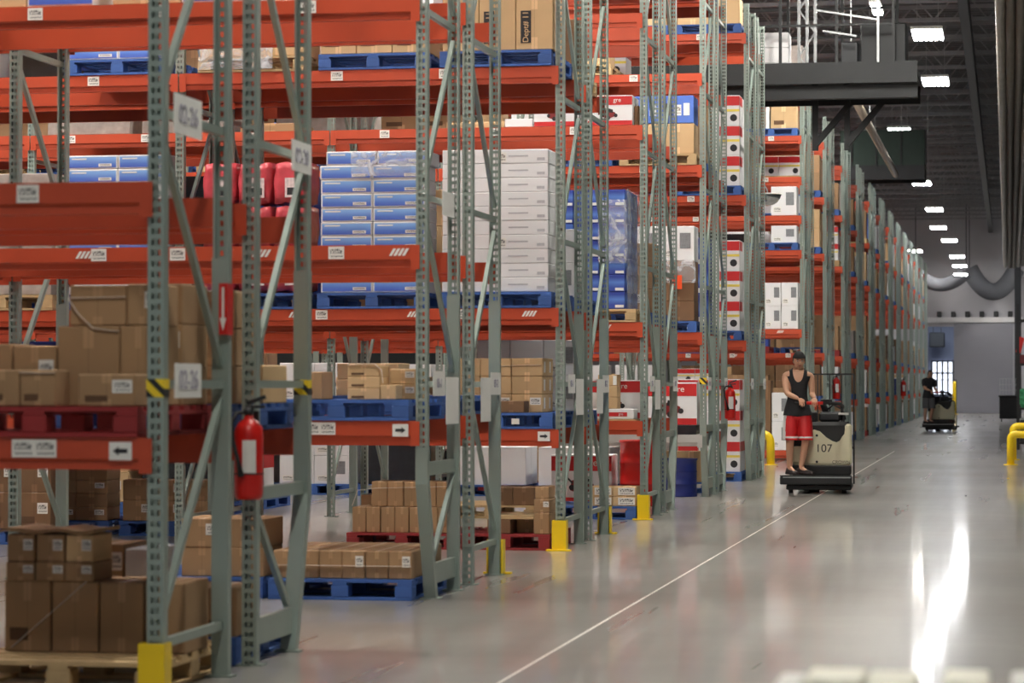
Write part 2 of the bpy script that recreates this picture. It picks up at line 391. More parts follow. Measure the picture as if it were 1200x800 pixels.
def frame(parent, x, y, slant=None, hazard=None, far=False, mirror=False):
    """upright frame, its left edge at x, front face at y (both in the parent's space)"""
    f = obj('upright_frame', None, parent, (x, y, 0))
    zs = 1.03
    # front post
    if slant == 'front':
        obj('post', cached('post_short', lambda b: post_bm(b, zs, RH), M_GREEN), f)
        def leg(b):
            bm_bar(b, (PW/2, PD/2, zs+.02), (PW/2, PD/2, .8), PW+.004, PD+.004); bm_bar(b, (PW/2, PD/2, .82), (PW/2, .28+PD/2, .0), PW+.004, PD+.004)
        obj('slanted_leg', cached('slanted_leg_front', leg, M_GREEN), f)
    else:
        obj('post', cached('post', lambda b: post_bm(b, 0, RH), M_GREEN), f)
    rp = Matrix.Rotation(math.pi, 4, 'Z')
    def rear(b, z0):
        post_bm(b, z0, RH, PW, .014)
        bmesh.ops.transform(b, matrix=Matrix.Translation((PW, FD, 0)) @ rp, verts=b.verts)
    if slant == 'rear':
        obj('post', cached('post_rear_short', lambda b: rear(b, zs), M_GREEN), f)
        def leg2(b):
            bm_bar(b, (PW/2, FD-PD/2, 2.12), (PW/2, FD-PD/2, .84), PW+.006, PD+.006); bm_bar(b, (PW/2, FD-PD/2, .86), (PW/2, FD-.28-PD/2, .0), PW+.006, PD+.006)
        obj('slanted_leg', cached('slanted_leg_rear', leg2, M_GREEN), f)
    else:
        obj('post', cached('post_rear', lambda b: rear(b, 0), M_GREEN), f)
        obj('reinforcement', cached('reinforcement', lambda b: bm_box(b, -.004, PW+.004, FD-PD-.004, FD-.02, 0, 2.12), M_GREEN), f)
    # bracing: horizontals and alternating diagonals
    ya, yb = PD, FD-PD
    def horiz(z, y0=ya, y1=yb, h=.042):
        k = ('horizontal_brace', round(y0, 2), round(y1, 2), h)
        obj('horizontal_brace', cached(k, lambda b: bm_bar(b, (0, y0-.0, 0), (0, y1, 0), .036, h), M_GREEN), f, (PW/2, 0, z))
    def diag(z0, z1, rising, y0=ya, y1=yb):
        k = ('diagonal_brace', round(z1-z0, 3), rising, round(y0, 2), round(y1, 2))
        a, c = ((0, y0, 0), (0, y1, z1-z0)) if rising else ((0, y1, 0), (0, y0, z1-z0))
        obj('diagonal_brace', cached(k, lambda b: bm_bar(b, a, c, .03, .042), M_GREEN), f, (PW/2, 0, z0))
    up = not mirror
    if slant is None:
        horiz(.26); diag(.36, 1.4, up)
    elif slant == 'rear':
        horiz(.17, ya, FD-.25-PD, .14); horiz(.9, ya, yb, .07); diag(.27, .84, False, ya, FD-.3-PD)
    else:
        horiz(.17, .25+PD, yb, .14); horiz(.9, ya, yb, .09); diag(.27, .82, True, .27+PD, yb)
    horiz(1.48); diag(1.58, 2.66, not up); horiz(2.76); diag(2.86, 3.94, up); horiz(4.04); diag(4.14, 5.2, not up); horiz(5.3); diag(5.4, 6.4, up); horiz(6.5)
    for yy in ((0 if slant != 'front' else .27), (FD-PD-.03 if slant != 'rear' else FD-.28-PD-.03)):
        obj('foot_plate', cached('foot_plate', lambda b: bm_box(b, -.03, PW+.03, 0, .1, 0, .008), M_GREEN), f, (0, yy, .001))
    if hazard:
        for yy, z in hazard:
            obj('hazard_tape', cached('hazard_tape', lambda b: bm_box(b, -.004, PW+.004, -.004, PD+.004, 0, .085), M_HAZ), f, (0, yy, z))
    return f
BH = .15
def beam_bm(b, back=False, h=BH):
    x0, x1 = -(BAY-PW), 0.0
    s = 1 if not back else -1
    prof = [(-.03, 0), (-.03, -.098), (-.012, -.112), (-.012, -h), (.03, -h), (.03, 0)]
    bm_prism_x(b, [(s*y, z) for y, z in prof], x0+.002, x1-.002)
    for xa, xb in ((x0-.034, x0+.03), (x1-.03, x1+.034)):
        ya, yb = sorted((s*-.036, s*-.0325)); bm_box(b, xa, xb, ya, yb, -.168, -.002)
def logo_bm(b):
    for i in range(4):
        x = i*.03
        bm_prism(b, [(x, 0), (x+.02, 0), (x+.05, .05), (x+.03, .05)], -.0015, 0)
RACKS = {}
def beam(rack, k, lv, z, back=False, m=None, labels=(), arrow=None, logo=None):
    """labels: x offsets (from the beam's right end, leftwards) of location labels"""
    y = FD+.0 if back else 0
    key = ('beam', back, (m or M_ORANGE).name)
    o = obj('beam', cached(key, lambda b: beam_bm(b, back), m or M_ORANGE), rack, (XL0-k*BAY, y+(.0 if not back else 0), z))
    if not back:
        for lx in labels:
            obj('location_label', cached('location_label', lambda b: bm_box(b, -.055, .055, -.0025, 0, 0, .085), M_CODE), o, (-lx, -.031, -.094))
        if arrow:
            ax, sg = arrow
            a = obj('arrow_label', cached('arrow_label', lambda b: bm_box(b, -.055, .055, -.003, 0, 0, .085), M_WHITE), o, (-ax, -.031, -.105))
            a['label'] = 'white sticker with a black arrow'
            bm = bmesh.new(); bm_prism(bm, [(sg*x, z_) for x, z_ in ((-.035, .033), (.008, .033), (.008, .022), (.037, .043), (.008, .064), (.008, .053), (-.035, .053))], -.0045, -.003)
            bmm = to_mesh('arrow', bm, M_INK)
            # the arrow is printed on the sticker: joined into its mesh
            jb = bmesh.new(); jb.from_mesh(a.data); n0 = len(jb.faces); jb.from_mesh(bmm)
            jb.faces.ensure_lookup_table()
            for fc in jb.faces[n0:]: fc.material_index = 1
            me = bpy.data.meshes.new('arrow_label'); jb.to_mesh(me); jb.free(); me.materials.append(M_WHITE); me.materials.append(M_INK); a.data = me
        if logo is not None:
            for lx in logo:
                obj('logo_mark', cached('logo_mark', logo_bm, M_WHITE), o, (-lx, -.031, -.075))
    return o
STD = [1.08, 2.16, 4.32, 5.55, 6.75]
LV_AB = [1.23, 2.43, 4.12, 5.4, 6.6]
ROWS = []   # dict(name, y, levels, bays, ...)
PAIRS = [('A', 12.08, LV_AB, 1), ('B', 17.88, LV_AB, 2), ('C', 23.62, STD, 2), ('D', 29.2, STD, 3), ('E', 35.0, [.82, 2.16, 4.35, 5.55, 6.8], 3),
         ('F', 41.0, [2.15, 4.37, 6.85], 3), ('G', 52.2, [.2, 2.55, 4.08, 4.75, 5.5, 6.3, 7.2], 2)]
yy = 58.7
for ch in 'HIJKLMNOPQRS':
    PAIRS.append((ch, yy, STD, 1 if yy > 64 else 2)); yy += 6.45
ROWSPEC = {'A1': dict(slant=None, haz=[(0, 1.42)]), 'A2': dict(slant='rear', haz=[(FD-PD, 1.42)]), 'B1': dict(slant='front'), 'B2': {}, 'C1': {}, 'C2': {}, 'D1': {}, 'D2': dict(slant='rear'),
           'E1': dict(slant='front', haz=[(0, 1.48)]), 'E2': dict(slant='rear'), 'F1': dict(slant='front'), 'F2': dict(slant='rear'), 'G1': {}, 'G2': {}}
RACKTEXT = ['nearest row, red pallet on its lowest beam', 'second row, red fire extinguisher on its front post', 'third row, slanted front leg, low cartons on floor pallet',
            'fourth row, thin yellow guard at its rear foot', 'fifth row, tall white and blue carton loads', 'sixth row, backing onto the white carton loads',
            'seventh row, blue wrapped load on second shelf', 'eighth row, red barrel standing behind it', 'ninth row, blue tub under a grey bar', 'tenth row, red extinguisher on its end frame',
            'eleventh row, red and white carton stacks', 'twelfth row, domed mirror on its last post']
ri = 0
for (ch, y0, lv, bays) in PAIRS:
    for half in (0, 1):
        nm = ch+str(half+1); yr = y0 if half == 0 else y0+1.58
        sp = ROWSPEC.get(nm, {})
        lab = 'green and orange pallet rack, '+(RACKTEXT[ri] if ri < len(RACKTEXT) else ORD[ri]+' row from the camera')
        rk = thing('pallet_rack', lab, 'pallet rack', (0, yr, 0), group='pallet rack rows along the main aisle')
        far = yr > 64
        if nm == 'B2': lv = [1.25, 2.43, 4.3, 5.5, 6.7]
        for k in range(bays+1):
            frame(rk, XL0-k*BAY, 0, sp.get('slant') if k == 0 else None, sp.get('haz') if k == 0 else None, far, half == 1)
        for k in range(bays):
            for li, z in enumerate(lv):
                if z > 7.25: continue
                m = M_GREYBAR if (nm == 'E1' and li == 0) else None
                lb, ar, lg = [], None, None
                if not far:
                    lb = [rng.uniform(.5, .9), rng.uniform(1.6, 2.2), rng.uniform(2.6, 3.1)]
                    if li == 1: lg = [.45, 2.0]
                if nm == 'A1': lb = {0: [.49, .60], 1: [.58]}.get(li, []); lg = None
                if nm == 'B1': lb = {0: [.61, .72, 1.6], 1: [.55, 1.68, 2.25], 2: [.75, 1.8, 2.72]}.get(li, []); lg = [.18, 1.15, 2.42] if li == 1 else None
                if nm == 'C1' and k == 0: lb = {0: [.95, 2.2], 1: [.85, 2.14], 2: [2.0, 1.0], }.get(li, lb); lg = [.3, 1.35, 2.45] if li == 1 else None
                if li == 0 and nm in ('A1',): ar = (.12, -1)
                if li == 0 and nm in ('B1', 'C1') and k == 0: ar = (.1, 1)
                if nm[0] == 'E' and li == 0 and k > 0: z, m = 1.1, None
                beam(rk, k, li, z, False, m, lb, ar, lg)
                beam(rk, k, li, z, True, m)
        RACKS[nm] = rk
        ROWS.append(dict(name=nm, y=yr, levels=lv, bays=bays, i=ri, far=far, rack=rk))
        ri += 1
RI = {r['name']: r for r in ROWS}

# yellow post guards
def guard_bm(b):
    bm_box(b, -.064, .064, -.012, 0, .012, .27); bm_box(b, -.064, -.053, 0, .1, .012, .27); bm_box(b, .053, .064, 0, .1, .012, .27)
    bm_box(b, -.11, .11, -.06, .0, 0, .014)
for nm, rear, lb in (('A1', 0, 'yellow steel guard at the front foot of the nearest rack'), ('C1', 0, 'yellow steel guard at the front foot of the fifth rack row'), ('D1', 0, 'yellow steel guard before the red barrel, at the seventh rack row'),
                     ('B2', 1, 'thin yellow guard at the rear foot of the fourth rack row'), ('C2', 1, 'thin yellow guard at the rear foot of the sixth rack row')):
    y = RI[nm]['y']
    o = obj('post_guard', cached('post_guard', guard_bm, M_YELLOW), None, (XL0+PW/2, y-.045 if not rear else y+FD+.045, .002), None if not rear else (0, 0, math.pi))
    tag(o, lb, 'post guard', 'yellow guards at the rack feet')

# ------------------------------------------------------------------ pallets and loads
PLW, PLD, PLH = 1.016, 1.2, .142
def pallet_parts(w):
    def top(b):
        n = 7
        for i in range(n):
            y = i*(PLD-.1)/(n-1); bm_box(b, -w, 0, y, y+.1, PLH-.022, PLH)
        for x in (-w, -w/2-.05, -.1): bm_box(b, x, x+.1, 0, PLD, PLH-.042, PLH-.0225)
    def block(b): bm_box(b, 0, .12 if w > .9 else .1, 0, .14, .0205, PLH-.0425, .004)
    def bottom(b):
        for y in (0, PLD/2-.06, PLD-.12): bm_box(b, -w, 0, y, y+.12, 0, .02)
        for x in (-w, -.1): bm_box(b, x, x+.1, .12, PLD-.12, 0, .02)
    return top, block, bottom
PMAT = {'blue': M_PBLUE, 'red': M_PRED, 'wood': M_PWOOD}
def pallet(colour, xr, y, z, label, w=PLW, near=True, group=None):
    m = PMAT[colour]; top, block, bottom = pallet_parts(w)
    def one(b):
        top(b); bottom(b)
        for x in (-w, -w/2-.06, -.12):
            for yb in (0, PLD/2-.07, PLD-.14): bm_box(b, x, x+.12, yb, yb+.14, .0205, PLH-.0425)
    if not near:
        o = obj('pallet', cached(('pallet', colour, w, 1), one, m), None, (xr, y, z))
        return tag(o, label, 'pallet', group)
    o = thing('pallet', label, 'pallet', (xr, y, z), group=group)
    obj('top_deck', cached(('top_deck', colour, w), top, m), o); obj('bottom_deck', cached(('bottom_deck', colour, w), bottom, m), o)
    bw = .12 if w > .9 else .1
    for x in (-w, -w/2-bw/2, -bw):
        for yb in (0, PLD/2-.07, PLD-.14):
            obj('block', cached(('block', colour, bw), block, m), o, (x, yb, 0))
    return o
def carton_mesh(kind, w, d, h):
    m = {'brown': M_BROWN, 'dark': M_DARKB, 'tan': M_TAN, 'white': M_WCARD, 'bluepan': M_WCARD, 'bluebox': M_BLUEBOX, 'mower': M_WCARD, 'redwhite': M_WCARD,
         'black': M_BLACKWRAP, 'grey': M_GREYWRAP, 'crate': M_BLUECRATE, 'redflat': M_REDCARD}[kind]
    key = ('carton', kind, round(w, 3), round(d, 3), round(h, 3))
    return cached(key, lambda b: bm_box(b, -w/2, w/2, 0, d, 0, h, min(.006, h*.06)), m)
def panel(name, parent, x0, x1, z0, z1, m, y=-.0015, label=None):
    if parent is None: return None
    k = (name, round(x1-x0, 3), round(z1-z0, 3), m.name)
    o = obj(name, cached(k, lambda b: bm_box(b, 0, x1-x0, -.0012, 0, 0, z1-z0), m), parent, (x0, y, z0))
    if label: o['label'] = label
    return o
def mower_picture(parent, x, z, s):
    """a little red mower printed on the box front"""
    def f(b):
        bm_prism(b, [(.02*s, .1*s), (.3*s, .0*s), (.62*s, .12*s), (.6*s, .26*s), (.3*s, .4*s), (.05*s, .34*s)], -.0025, 0)
    def w(b):
        for cx, cz, r in ((.3, .04, .09), (.62, .14, .08), (.06, .17, .07)):
            bm_prism(b, [((cx+r*math.cos(t*math.pi/6))*s, (cz+r*math.sin(t*math.pi/6))*s) for t in range(12)], -.0035, -.0008)
        bm_prism(b, [(.2*s, .3*s), (.5*s, .24*s), (.5*s, .38*s), (.24*s, .46*s)], -.0035, -.0008)
        bm_prism(b, [(-.16*s, .5*s), (.06*s, .26*s), (.1*s, .28*s), (-.12*s, .52*s)], -.0035, -.0008)
    o = build('mower_picture', f, mat('print_maroon', (120, 28, 30), .5, 0, .1, 20), parent, (x, -.0015, z))
    build('picture_detail', w, M_INK, o)
NOUN = {'brown': 'brown carton', 'dark': 'dark-brown carton', 'tan': 'tan carton', 'white': 'white carton', 'bluepan': 'blue-fronted carton', 'bluebox': 'blue carton', 'mower': 'mower carton',
        'redwhite': 'red-white carton', 'black': 'black-wrapped bale', 'grey': 'grey-wrapped bale', 'crate': 'blue case', 'redflat': 'flat red carton'}
CUR = ['', 0]; SMALLS = []; DEV = False
LARGE = set()
for t_ in '''A1.0.0|1,2,3,4,5,6,7,8,9,10 A1.1.0|1,2,3,4,5,6,7,8,9,10,11,12 A2.0.0|2,3,7 A2.1.0|3,6,9,10 B1.0.0|1,2,3,4,5,6,7,8,9,10,11,12 B1.0.1|1,2,3,4 B1.1.0|1,2,3,4,5,6,7 B2.1.0|1,3,4 C1.0.0|1,2,3,4,5 C1.0.1|1,2,3,4,5,6,7,8,9,10,11,12,13 C1.0.4|2,3,5,6 C1.1.0|2,3,4,5,6,7,8,9,12,15,18,19 C1.2.0|1,2,3,4,5,6,7,8,9,10 C1.2.1|1,2,7,8,9,10,11,12,13,14,15,16,17,18,19,20 C1.2.3|7,8,17,18,19,20 C1.2.4|1,2 C1.3.0|1,3,5 C1.3.1|1,2,3 C1.3.2|1,2 C1.3.3|1,2 C2.0.3|1,2,3,4,5,6 C2.0.4|2,3,5,6,8,9,11,12 C2.1.0|3,4,5,6 C2.1.4|1 C2.2.0|2,4 C2.2.1|6,9 C2.2.2|9 C2.2.3|2 C2.3.0|3 C2.3.3|2 C2.3.4|1 C2.3.5|3 D1.0.0|1,2,3,4 D1.0.1|1,2,3,4,5,6,7 D1.0.4|1 D1.0.5|2 D1.2.0|3,5,6,8,9,11,12,14,15,16,17,18,19,20,21,24,27,30,33,36,39,42,43,44,45,46,47,48,49,50,51,52,53,54,55,56 D2.0.4|2 D2.2.0|2,4,6 D2.3.2|1,2 D2.3.3|1 D2.3.6|1,2 E1.0.1|1,2,4 E1.0.2|1,2,4 E1.0.3|1 E1.0.4|1,2,4,6 E1.0.5|1 E1.1.3|2 E1.1.4|1,2 E1.1.5|4 E1.2.0|2,4,6,7,8 E1.3.0|1,2,3,4 E1.3.3|1 E1.4.1|3 E2.0.0|2 E2.2.0|2,4,6 E2.3.0|4,6 E2.4.1|2 F1.0.0|1,3,6,7,8,9,12 F1.0.2|7,9,11,12,13,14,15 F1.1.0|3,6,9 F1.2.0|3,6,9 F1.3.0|1,2 G1.3.0|1 G1.4.0|1 G1.6.0|1,2 G1.6.5|2 G2.3.0|1 G2.3.1|1 G2.4.0|1 G2.5.0|1,2 G2.7.0|1 H1.1.0|2,3,4 H1.1.1|1 H1.1.2|3,4 H1.1.3|3,4 H1.1.4|4 H1.3.0|2,4 H1.4.0|2,4 H2.1.1|3,4 H2.1.2|3 H2.2.0|1,2,4 H2.2.1|2 I1.2.0|2 I1.3.0|2,4 I1.4.0|2,4 J1.1.0|2 J1.2.0|1 K1.0.0|4 K1.2.0|3,4 S2.4.2|3,5,6'''.split():
    l_, n_ = t_.split('|')
    LARGE |= {l_+'|'+q for q in n_.split(',')}
def carton(kind, x0, x1, y, d, z, h, label, near=1, code=False, mark=False, group=None, rot=0.0):
    w = x1-x0
    CUR[1] += 1; kid = '%s|%d' % (CUR[0], CUR[1])
    if kid not in LARGE: SMALLS.append(((x0+x1)/2, y, z, carton_mesh(kind, w, d, h))); return None
    o = obj('bale' if 'bale' in label else 'case' if kind == 'crate' else 'carton', carton_mesh(kind, w, d, h), None, ((x0+x1)/2, y, z), (0, 0, rot) if rot else None)
    tag(o, label, 'box' if 'bale' not in label else 'bale', group)
    if DEV: o['k'] = kid
    if kind == 'bluepan' and near:
        bd = .014
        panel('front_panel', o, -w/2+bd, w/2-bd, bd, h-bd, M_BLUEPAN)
        panel('printed_code', o, w*.12, w*.38, h*.18, h*.4, M_CODE, -.003); panel('printed_name', o, -w*.42, -w*.12, h*.7, h*.8, M_WHITE, -.003)
    elif kind == 'bluebox' and near:
        panel('printed_name', o, w*.12, w*.46, h*.08, h*.24, M_WHITE)
    elif kind == 'mower':
        panel('red_band', o, -w/2+.004, w/2-.004, h*.68, h*.97, M_REDCARD); panel('red_band', o, -w/2+.004, w/2-.004, .004, h*.16, M_REDCARD)
        text('lettering', 'gre', h*.2, M_WHITE, o, (w*.16, -.004, h*.84), (R(90), 0, 0))
        mower_picture(o, -w*.2, h*.22, h*.8)
    elif kind == 'redwhite':
        panel('red_band', o, -w/2+.004, w/2-.004, h*.66, h*.97, M_REDCARD); panel('yellow_band', o, -w/2+.004, w/2-.004, h*.46, h*.54, M_YELPRINT)
        build('printed_disc', lambda b: bm_prism(b, [(.055*math.cos(t*math.pi/8), .055*math.sin(t*math.pi/8)) for t in range(16)], -.0015, 0), M_INK, o, (w*.2, -.0005, h*.25))
        sb = obj('red_band', cached(('rw_side', round(d, 2), round(h, 2)), lambda b: bm_box(b, 0, .0015, 0, d-.01, 0, h*.31), M_REDCARD), o, (w/2, .005, h*.66))
    elif kind == 'white' and near and mark:
        panel('printed_picture', o, w*.08, w*.4, h*.35, h*.8, M_GREYPRINT); panel('printed_code', o, -w*.42, -w*.1, h*.1, h*.3, M_CODE)
    if kind in ('brown', 'tan', 'dark') and near:
        if code: panel('shipping_label', o, w*.1, w*.1+min(.1, w*.35), h*.42, h*.42+min(.1, h*.4), M_CODE)
        if mark: panel('printed_mark', o, -w*.38, w*.02, h*.16, h*.34, mat('brown_print', (92, 66, 44), .8, 0, .1, 60))
    return o
def tierword(i, n): return 'only' if n == 1 else 'bottom' if i == 0 else 'top' if i == n-1 else ORD[i]
def colword(i, n): return 'single' if n == 1 else ('left', 'right')[i] if n == 2 else ('left', 'middle', 'right')[i] if n == 3 else ORD[i]
def shelfword(l): return 'floor level' if l == 0 else ORD[l-1]+' shelf'
def grid(kind, ph, xr, y, z, dx0, dx1, cols, tiers, h, d, deep=1, near=1, code=0, mark=0, jit=.004, side_code=False, grp=None, skip=()):
    """cols x tiers of equal cartons; dx measured leftwards from xr"""
    w = (dx1-dx0)/cols
    for q in range(deep):
        for t in range(tiers):
            for c in range(cols):        # c = 0 is the leftmost
                if (c, t) in skip: continue
                x0 = xr-dx1+c*w+.003; x1 = x0+w-.006
                jx = rng.uniform(-jit, jit) if jit else 0
                dp = '' if deep == 1 else (' front', ' rear')[min(q, 1)]
                lab = '%s, %s tier, %s%s column, %s' % (NOUN[kind], tierword(t, tiers), colword(c, cols), dp, ph)
                o = carton(kind, x0+min(jx, .0), x1+min(jx, 0), y+q*(d+.006)+rng.uniform(0, .005), d, z+t*(h+.0015)+.001, h, lab, near, rng.random() < code, rng.random() < mark, grp)
                if side_code and o:
                    obj('shipping_label', cached('side_label', lambda b: bm_box(b, 0, .0015, 0, .07, 0, .1), M_WHITE), o, ((x1-x0)/2, d*.3, h*.2))
def slot_x(s): 
    k, j = divmod(s, 3)
    return XL0-k*BAY-.04-1.125*j
def slotphrase(row, lvl, s): return '%s pallet from aisle, %s, %s rack row' % (ORD[s], shelfword(lvl), ORD[row['i']])
SPEC = {}; DONE = set(); LAST = [None]
def base(rn, lvl, s, colour='blue', dx=0.0, dy=-.04, under='cartons', w=PLW):
    """puts a pallet down; returns (right x, front y, top z, phrase)"""
    row = RI[rn]; z = .002 if lvl == 0 else row['levels'][lvl-1]+.003+(.28 if rn[0] == 'E' and lvl == 1 and s > 2 else 0)
    xr = slot_x(s)+dx; y = row['y']+dy
    DONE.add((rn, lvl, s)); CUR[0] = '%s.%d.%d' % (rn, lvl, s); CUR[1] = 0
    ph = slotphrase(row, lvl, s)
    if colour:
        po = pallet(colour, xr, y, z, '%s pallet, %s from aisle, %s, %s rack row' % (colour, ORD[s], shelfword(lvl), ORD[row['i']]), w, row['y'] < 34, 'pallets in the racks')
        if DEV: po['k'] = CUR[0]+'|0'
        LAST[0] = po
        z += PLH
    return xr, y, z+.001, ph
# ------------------------------------------------------------------ the loads the photograph shows
NEARR = 'cartons on the nearest racks'
# nearest row, first shelf: red pallet with mixed brown cartons
xr, y, z, ph = base('A1', 1, 0, 'red', dx=.005, dy=-.045)
G1 = 'cartons on the red pallet of the nearest rack'
carton('brown', xr-.30, xr-.02, y+.03, .26, z, .152, 'low brown carton with white label at the front right of red pallet', 1, True, True, G1)
carton('brown', xr-.588, xr-.412, y+.03, .2, z, .172, 'small brown carton at the front middle of red pallet', 1, False, True, G1)
carton('brown', xr-.76, xr-.592, y+.03, .26, z, .172, 'brown carton cut by the left edge of the photo on red pallet', 1, False, True, G1)
carton('brown', xr-.735, xr-.52, y+.33, .33, z, .29, 'brown carton with white label behind the small front carton, red pallet', 1, True, False, G1)
carton('brown', xr-.98, xr-.745, y+.33, .33, z, .3, 'pale brown carton behind the leftmost one on red pallet', 1, False, False, G1)
carton('brown', xr-.51, xr-.2, y+.33, .36, z, .385, 'big brown carton in the middle of red pallet, nearest rack', 1, False, False, G1)
carton('brown', xr-.195, xr-.015, y+.33, .36, z, .385, 'upright brown carton by the post on red pallet, nearest rack', 1, False, False, G1)
carton('brown', xr-.455, xr-.17, y+.34, .34, z+.387, .195, 'flat-topped brown carton at the top of red pallet load', 1, False, False, G1)
carton('brown', xr-.165, xr-.015, y+.34, .34, z+.387, .2, 'narrow brown carton with label atop red pallet load beside the post', 1, True, False, G1)
for t in range(3):
    carton('brown', xr-.3, xr-.012, y+.74, .42, z+t*.201, .2, 'brown carton at the rear right of red pallet, %s of three' % ('lowest', 'middle', 'uppermost')[t], 1, t == 1, False, G1)
def strap(lbl, pts, m=None):
    o = build('plastic_strap', lambda b: [bm_bar(b, p, q, .003, .014) for p, q in zip(pts, pts[1:])], m or mat('plastic_strap', (226, 214, 200), .3, 0, .05), None)
    return tag(o, lbl, 'strap')
strap('pale plastic strap around the top cartons of red pallet', [(xr-.46, y+.332, z+.52), (xr-.168, y+.332, z+.525)])
strap('loose pale strap sagging down the cartons of red pallet', [(xr-.455, y+.325, z+.515), (xr-.40, y+.322, z+.44), (xr-.33, y+.322, z+.375), (xr-.26, y+.322, z+.365), (xr-.2, y+.322, z+.36)])
strap('pale tape band across the low front cartons of red pallet', [(xr-.588, y+.026, z+.16), (xr-.45, y+.026, z+.158), (xr-.412, y+.026, z+.16)])
# nearest row, floor
xr, y, z, ph = base('A1', 0, 0, 'wood', dx=.0, dy=.3)
G2 = 'cartons on the wooden pallet by the nearest post'
yb = y+.42
for a, b_, lb in ((.0, .205, 'tall brown carton behind the nearest post, floor level'), (.215, .44, 'tall brown carton left of the nearest post, wooden pallet'), (.45, .69, 'tall brown carton, second left of the nearest post, wooden pallet'), (.70, .94, 'tall brown carton at the left edge of wooden pallet')):
    carton('brown', xr-b_, xr-a, yb, .4, z, .352, lb, 1, False, a == .7, G2)
for i, (a, b_) in enumerate(((.47, .617), (.62, .77), (.775, .925))):
    w_ = ('right', 'middle', 'left')[i]
    carton('brown', xr-b_, xr-a, yb-.02, .3, z+.354, .095, 'small brown carton on tall ones, lower layer, %s, wooden pallet' % w_, 1, True, False, G2)
    carton('tan' if i == 0 else 'brown', xr-b_+.004, xr-a-.004, yb-.015, .3, z+.4505, .135, 'small brown carton with white label, upper layer, %s, wooden pallet' % w_, 1, True, False, G2)
def sheet(b):
    n = 10
    for i in range(n):
        xa, xb = xr-.96+i*.05, xr-.96+(i+1)*.05
        za = z+.588+.008*math.sin(i*1.3)+.006; zb = z+.588+.008*math.sin((i+1)*1.3)+.006
        vs = [b.verts.new(p) for p in ((xa, yb-.03, za), (xb, yb-.03, zb), (xb, yb+.36, zb), (xa, yb+.36, za), (xa, yb-.03, za+.018), (xb, yb-.03, zb+.018), (xb, yb+.36, zb+.018), (xa, yb+.36, za+.018))]
        for q in ((0, 3, 2, 1), (4, 5, 6, 7), (0, 1, 5, 4), (2, 3, 7, 6), (1, 2, 6, 5), (0, 4, 7, 3)): b.faces.new([vs[k] for k in q])
tag(build('cardboard_sheet', sheet, M_BROWN), 'wavy cardboard sheet lying on the small cartons by the nearest post', 'sheet')
strap('pale strap slanting down the tall cartons of the wooden pallet', [(xr-.5, yb-.005, z+.36), (xr-.9, yb-.005, z-.01+.03)])
# second row
xr, y, z, ph = base('A2', 1, 0, 'blue', dx=.005)
G3 = 'cartons on the first shelf of the second row'
grid('brown', ph, xr, y+.03, z, .0, .9, 3, 3, .198, .5, grp=G3, code=.5)
carton('tan', xr-.3, xr-.015, y+.62, .5, z, .21, 'yellowish carton at the rear of the blue pallet, second row first shelf', 1, False, False, G3)
carton('tan', xr-.62, xr-.315, y+.62, .5, z, .21, 'yellowish carton at the rear, further from aisle, second row first shelf', 1, False, False, G3)
xr, y, z, ph = base('A2', 0, 0, 'blue', dx=.0, dy=0.02)
G4 = 'cartons on the floor pallet of the second row'
grid('brown', ph, xr, y+.04, z, .0, .45, 2, 1, .26, .4, grp=G4, mark=.5)
carton('white', xr-.62, xr-.47, y+.04, .4, z, .46, 'pale grey carton standing at floor level in the second row', 1, False, False, G4)
grid('brown', ph, xr, y+.05, z, .63, 1.0, 2, 2, .24, .4, grp=G4, code=.4)
# third row (opens on the first cross aisle)
xr, y, z, ph = base('B1', 0, 0, 'blue', dx=.0, dy=.06)
G5 = 'strapped low cartons on the third row floor pallet'
grid('brown', ph, xr, y+.04, z, .01, .99, 6, 1, .19, .5, deep=2, grp=G5, code=.4)
strap('pale strap round the low cartons on the third row floor pallet', [(xr-.985, y+.03, z+.09), (xr-.012, y+.03, z+.09)])
xr, y, z, ph = base('B1', 0, 1, 'blue', dx=.06, dy=.1)
grid('brown', ph, xr, y+.04, z, .0, .6, 2, 2, .2, .5, grp='brown cartons, third row floor, second pallet', code=.6)
xr, y, z, ph = base('B1', 1, 0, 'blue')
G6 = 'cartons on the first shelf of the third row'
for t in range(3): carton('tan', xr-.44, xr-.215, y+.05, .3, z+t*.0785, .077, 'flat tan carton, %s of three in a small stack, third row first shelf' % ('lowest', 'middle', 'uppermost')[t], 1, False, True, G6)
carton('tan', xr-.21, xr-.1, y+.05, .2, z, .1, 'open-topped tan carton before others on the third row first shelf', 1, False, False, G6)
for t in range(2): carton('tan', xr-.2, xr-.02, y+.3, .3, z+t*.106, .105, 'tan carton with label by the third row post, %s of two' % ('lower', 'upper')[t], 1, True, False, G6)
carton('brown', xr-.76, xr-.62, y+.05, .3, z, .19, 'striped brown carton left of the small tan stack, third row', 1, False, True, G6)
strap('white loose strap over the small tan carton stack, third row', [(xr-.44, y+.045, z+.238), (xr-.25, y+.045, z+.245), (xr-.2, y+.045, z+.2), (xr-.19, y+.045, z+.11)])
xr, y, z, ph = base('B2', 1, 0, 'blue')
grid('tan', ph, xr, y+.3, z, .5, .98, 2, 2, .12, .4, grp='cartons on the fourth row first shelf')
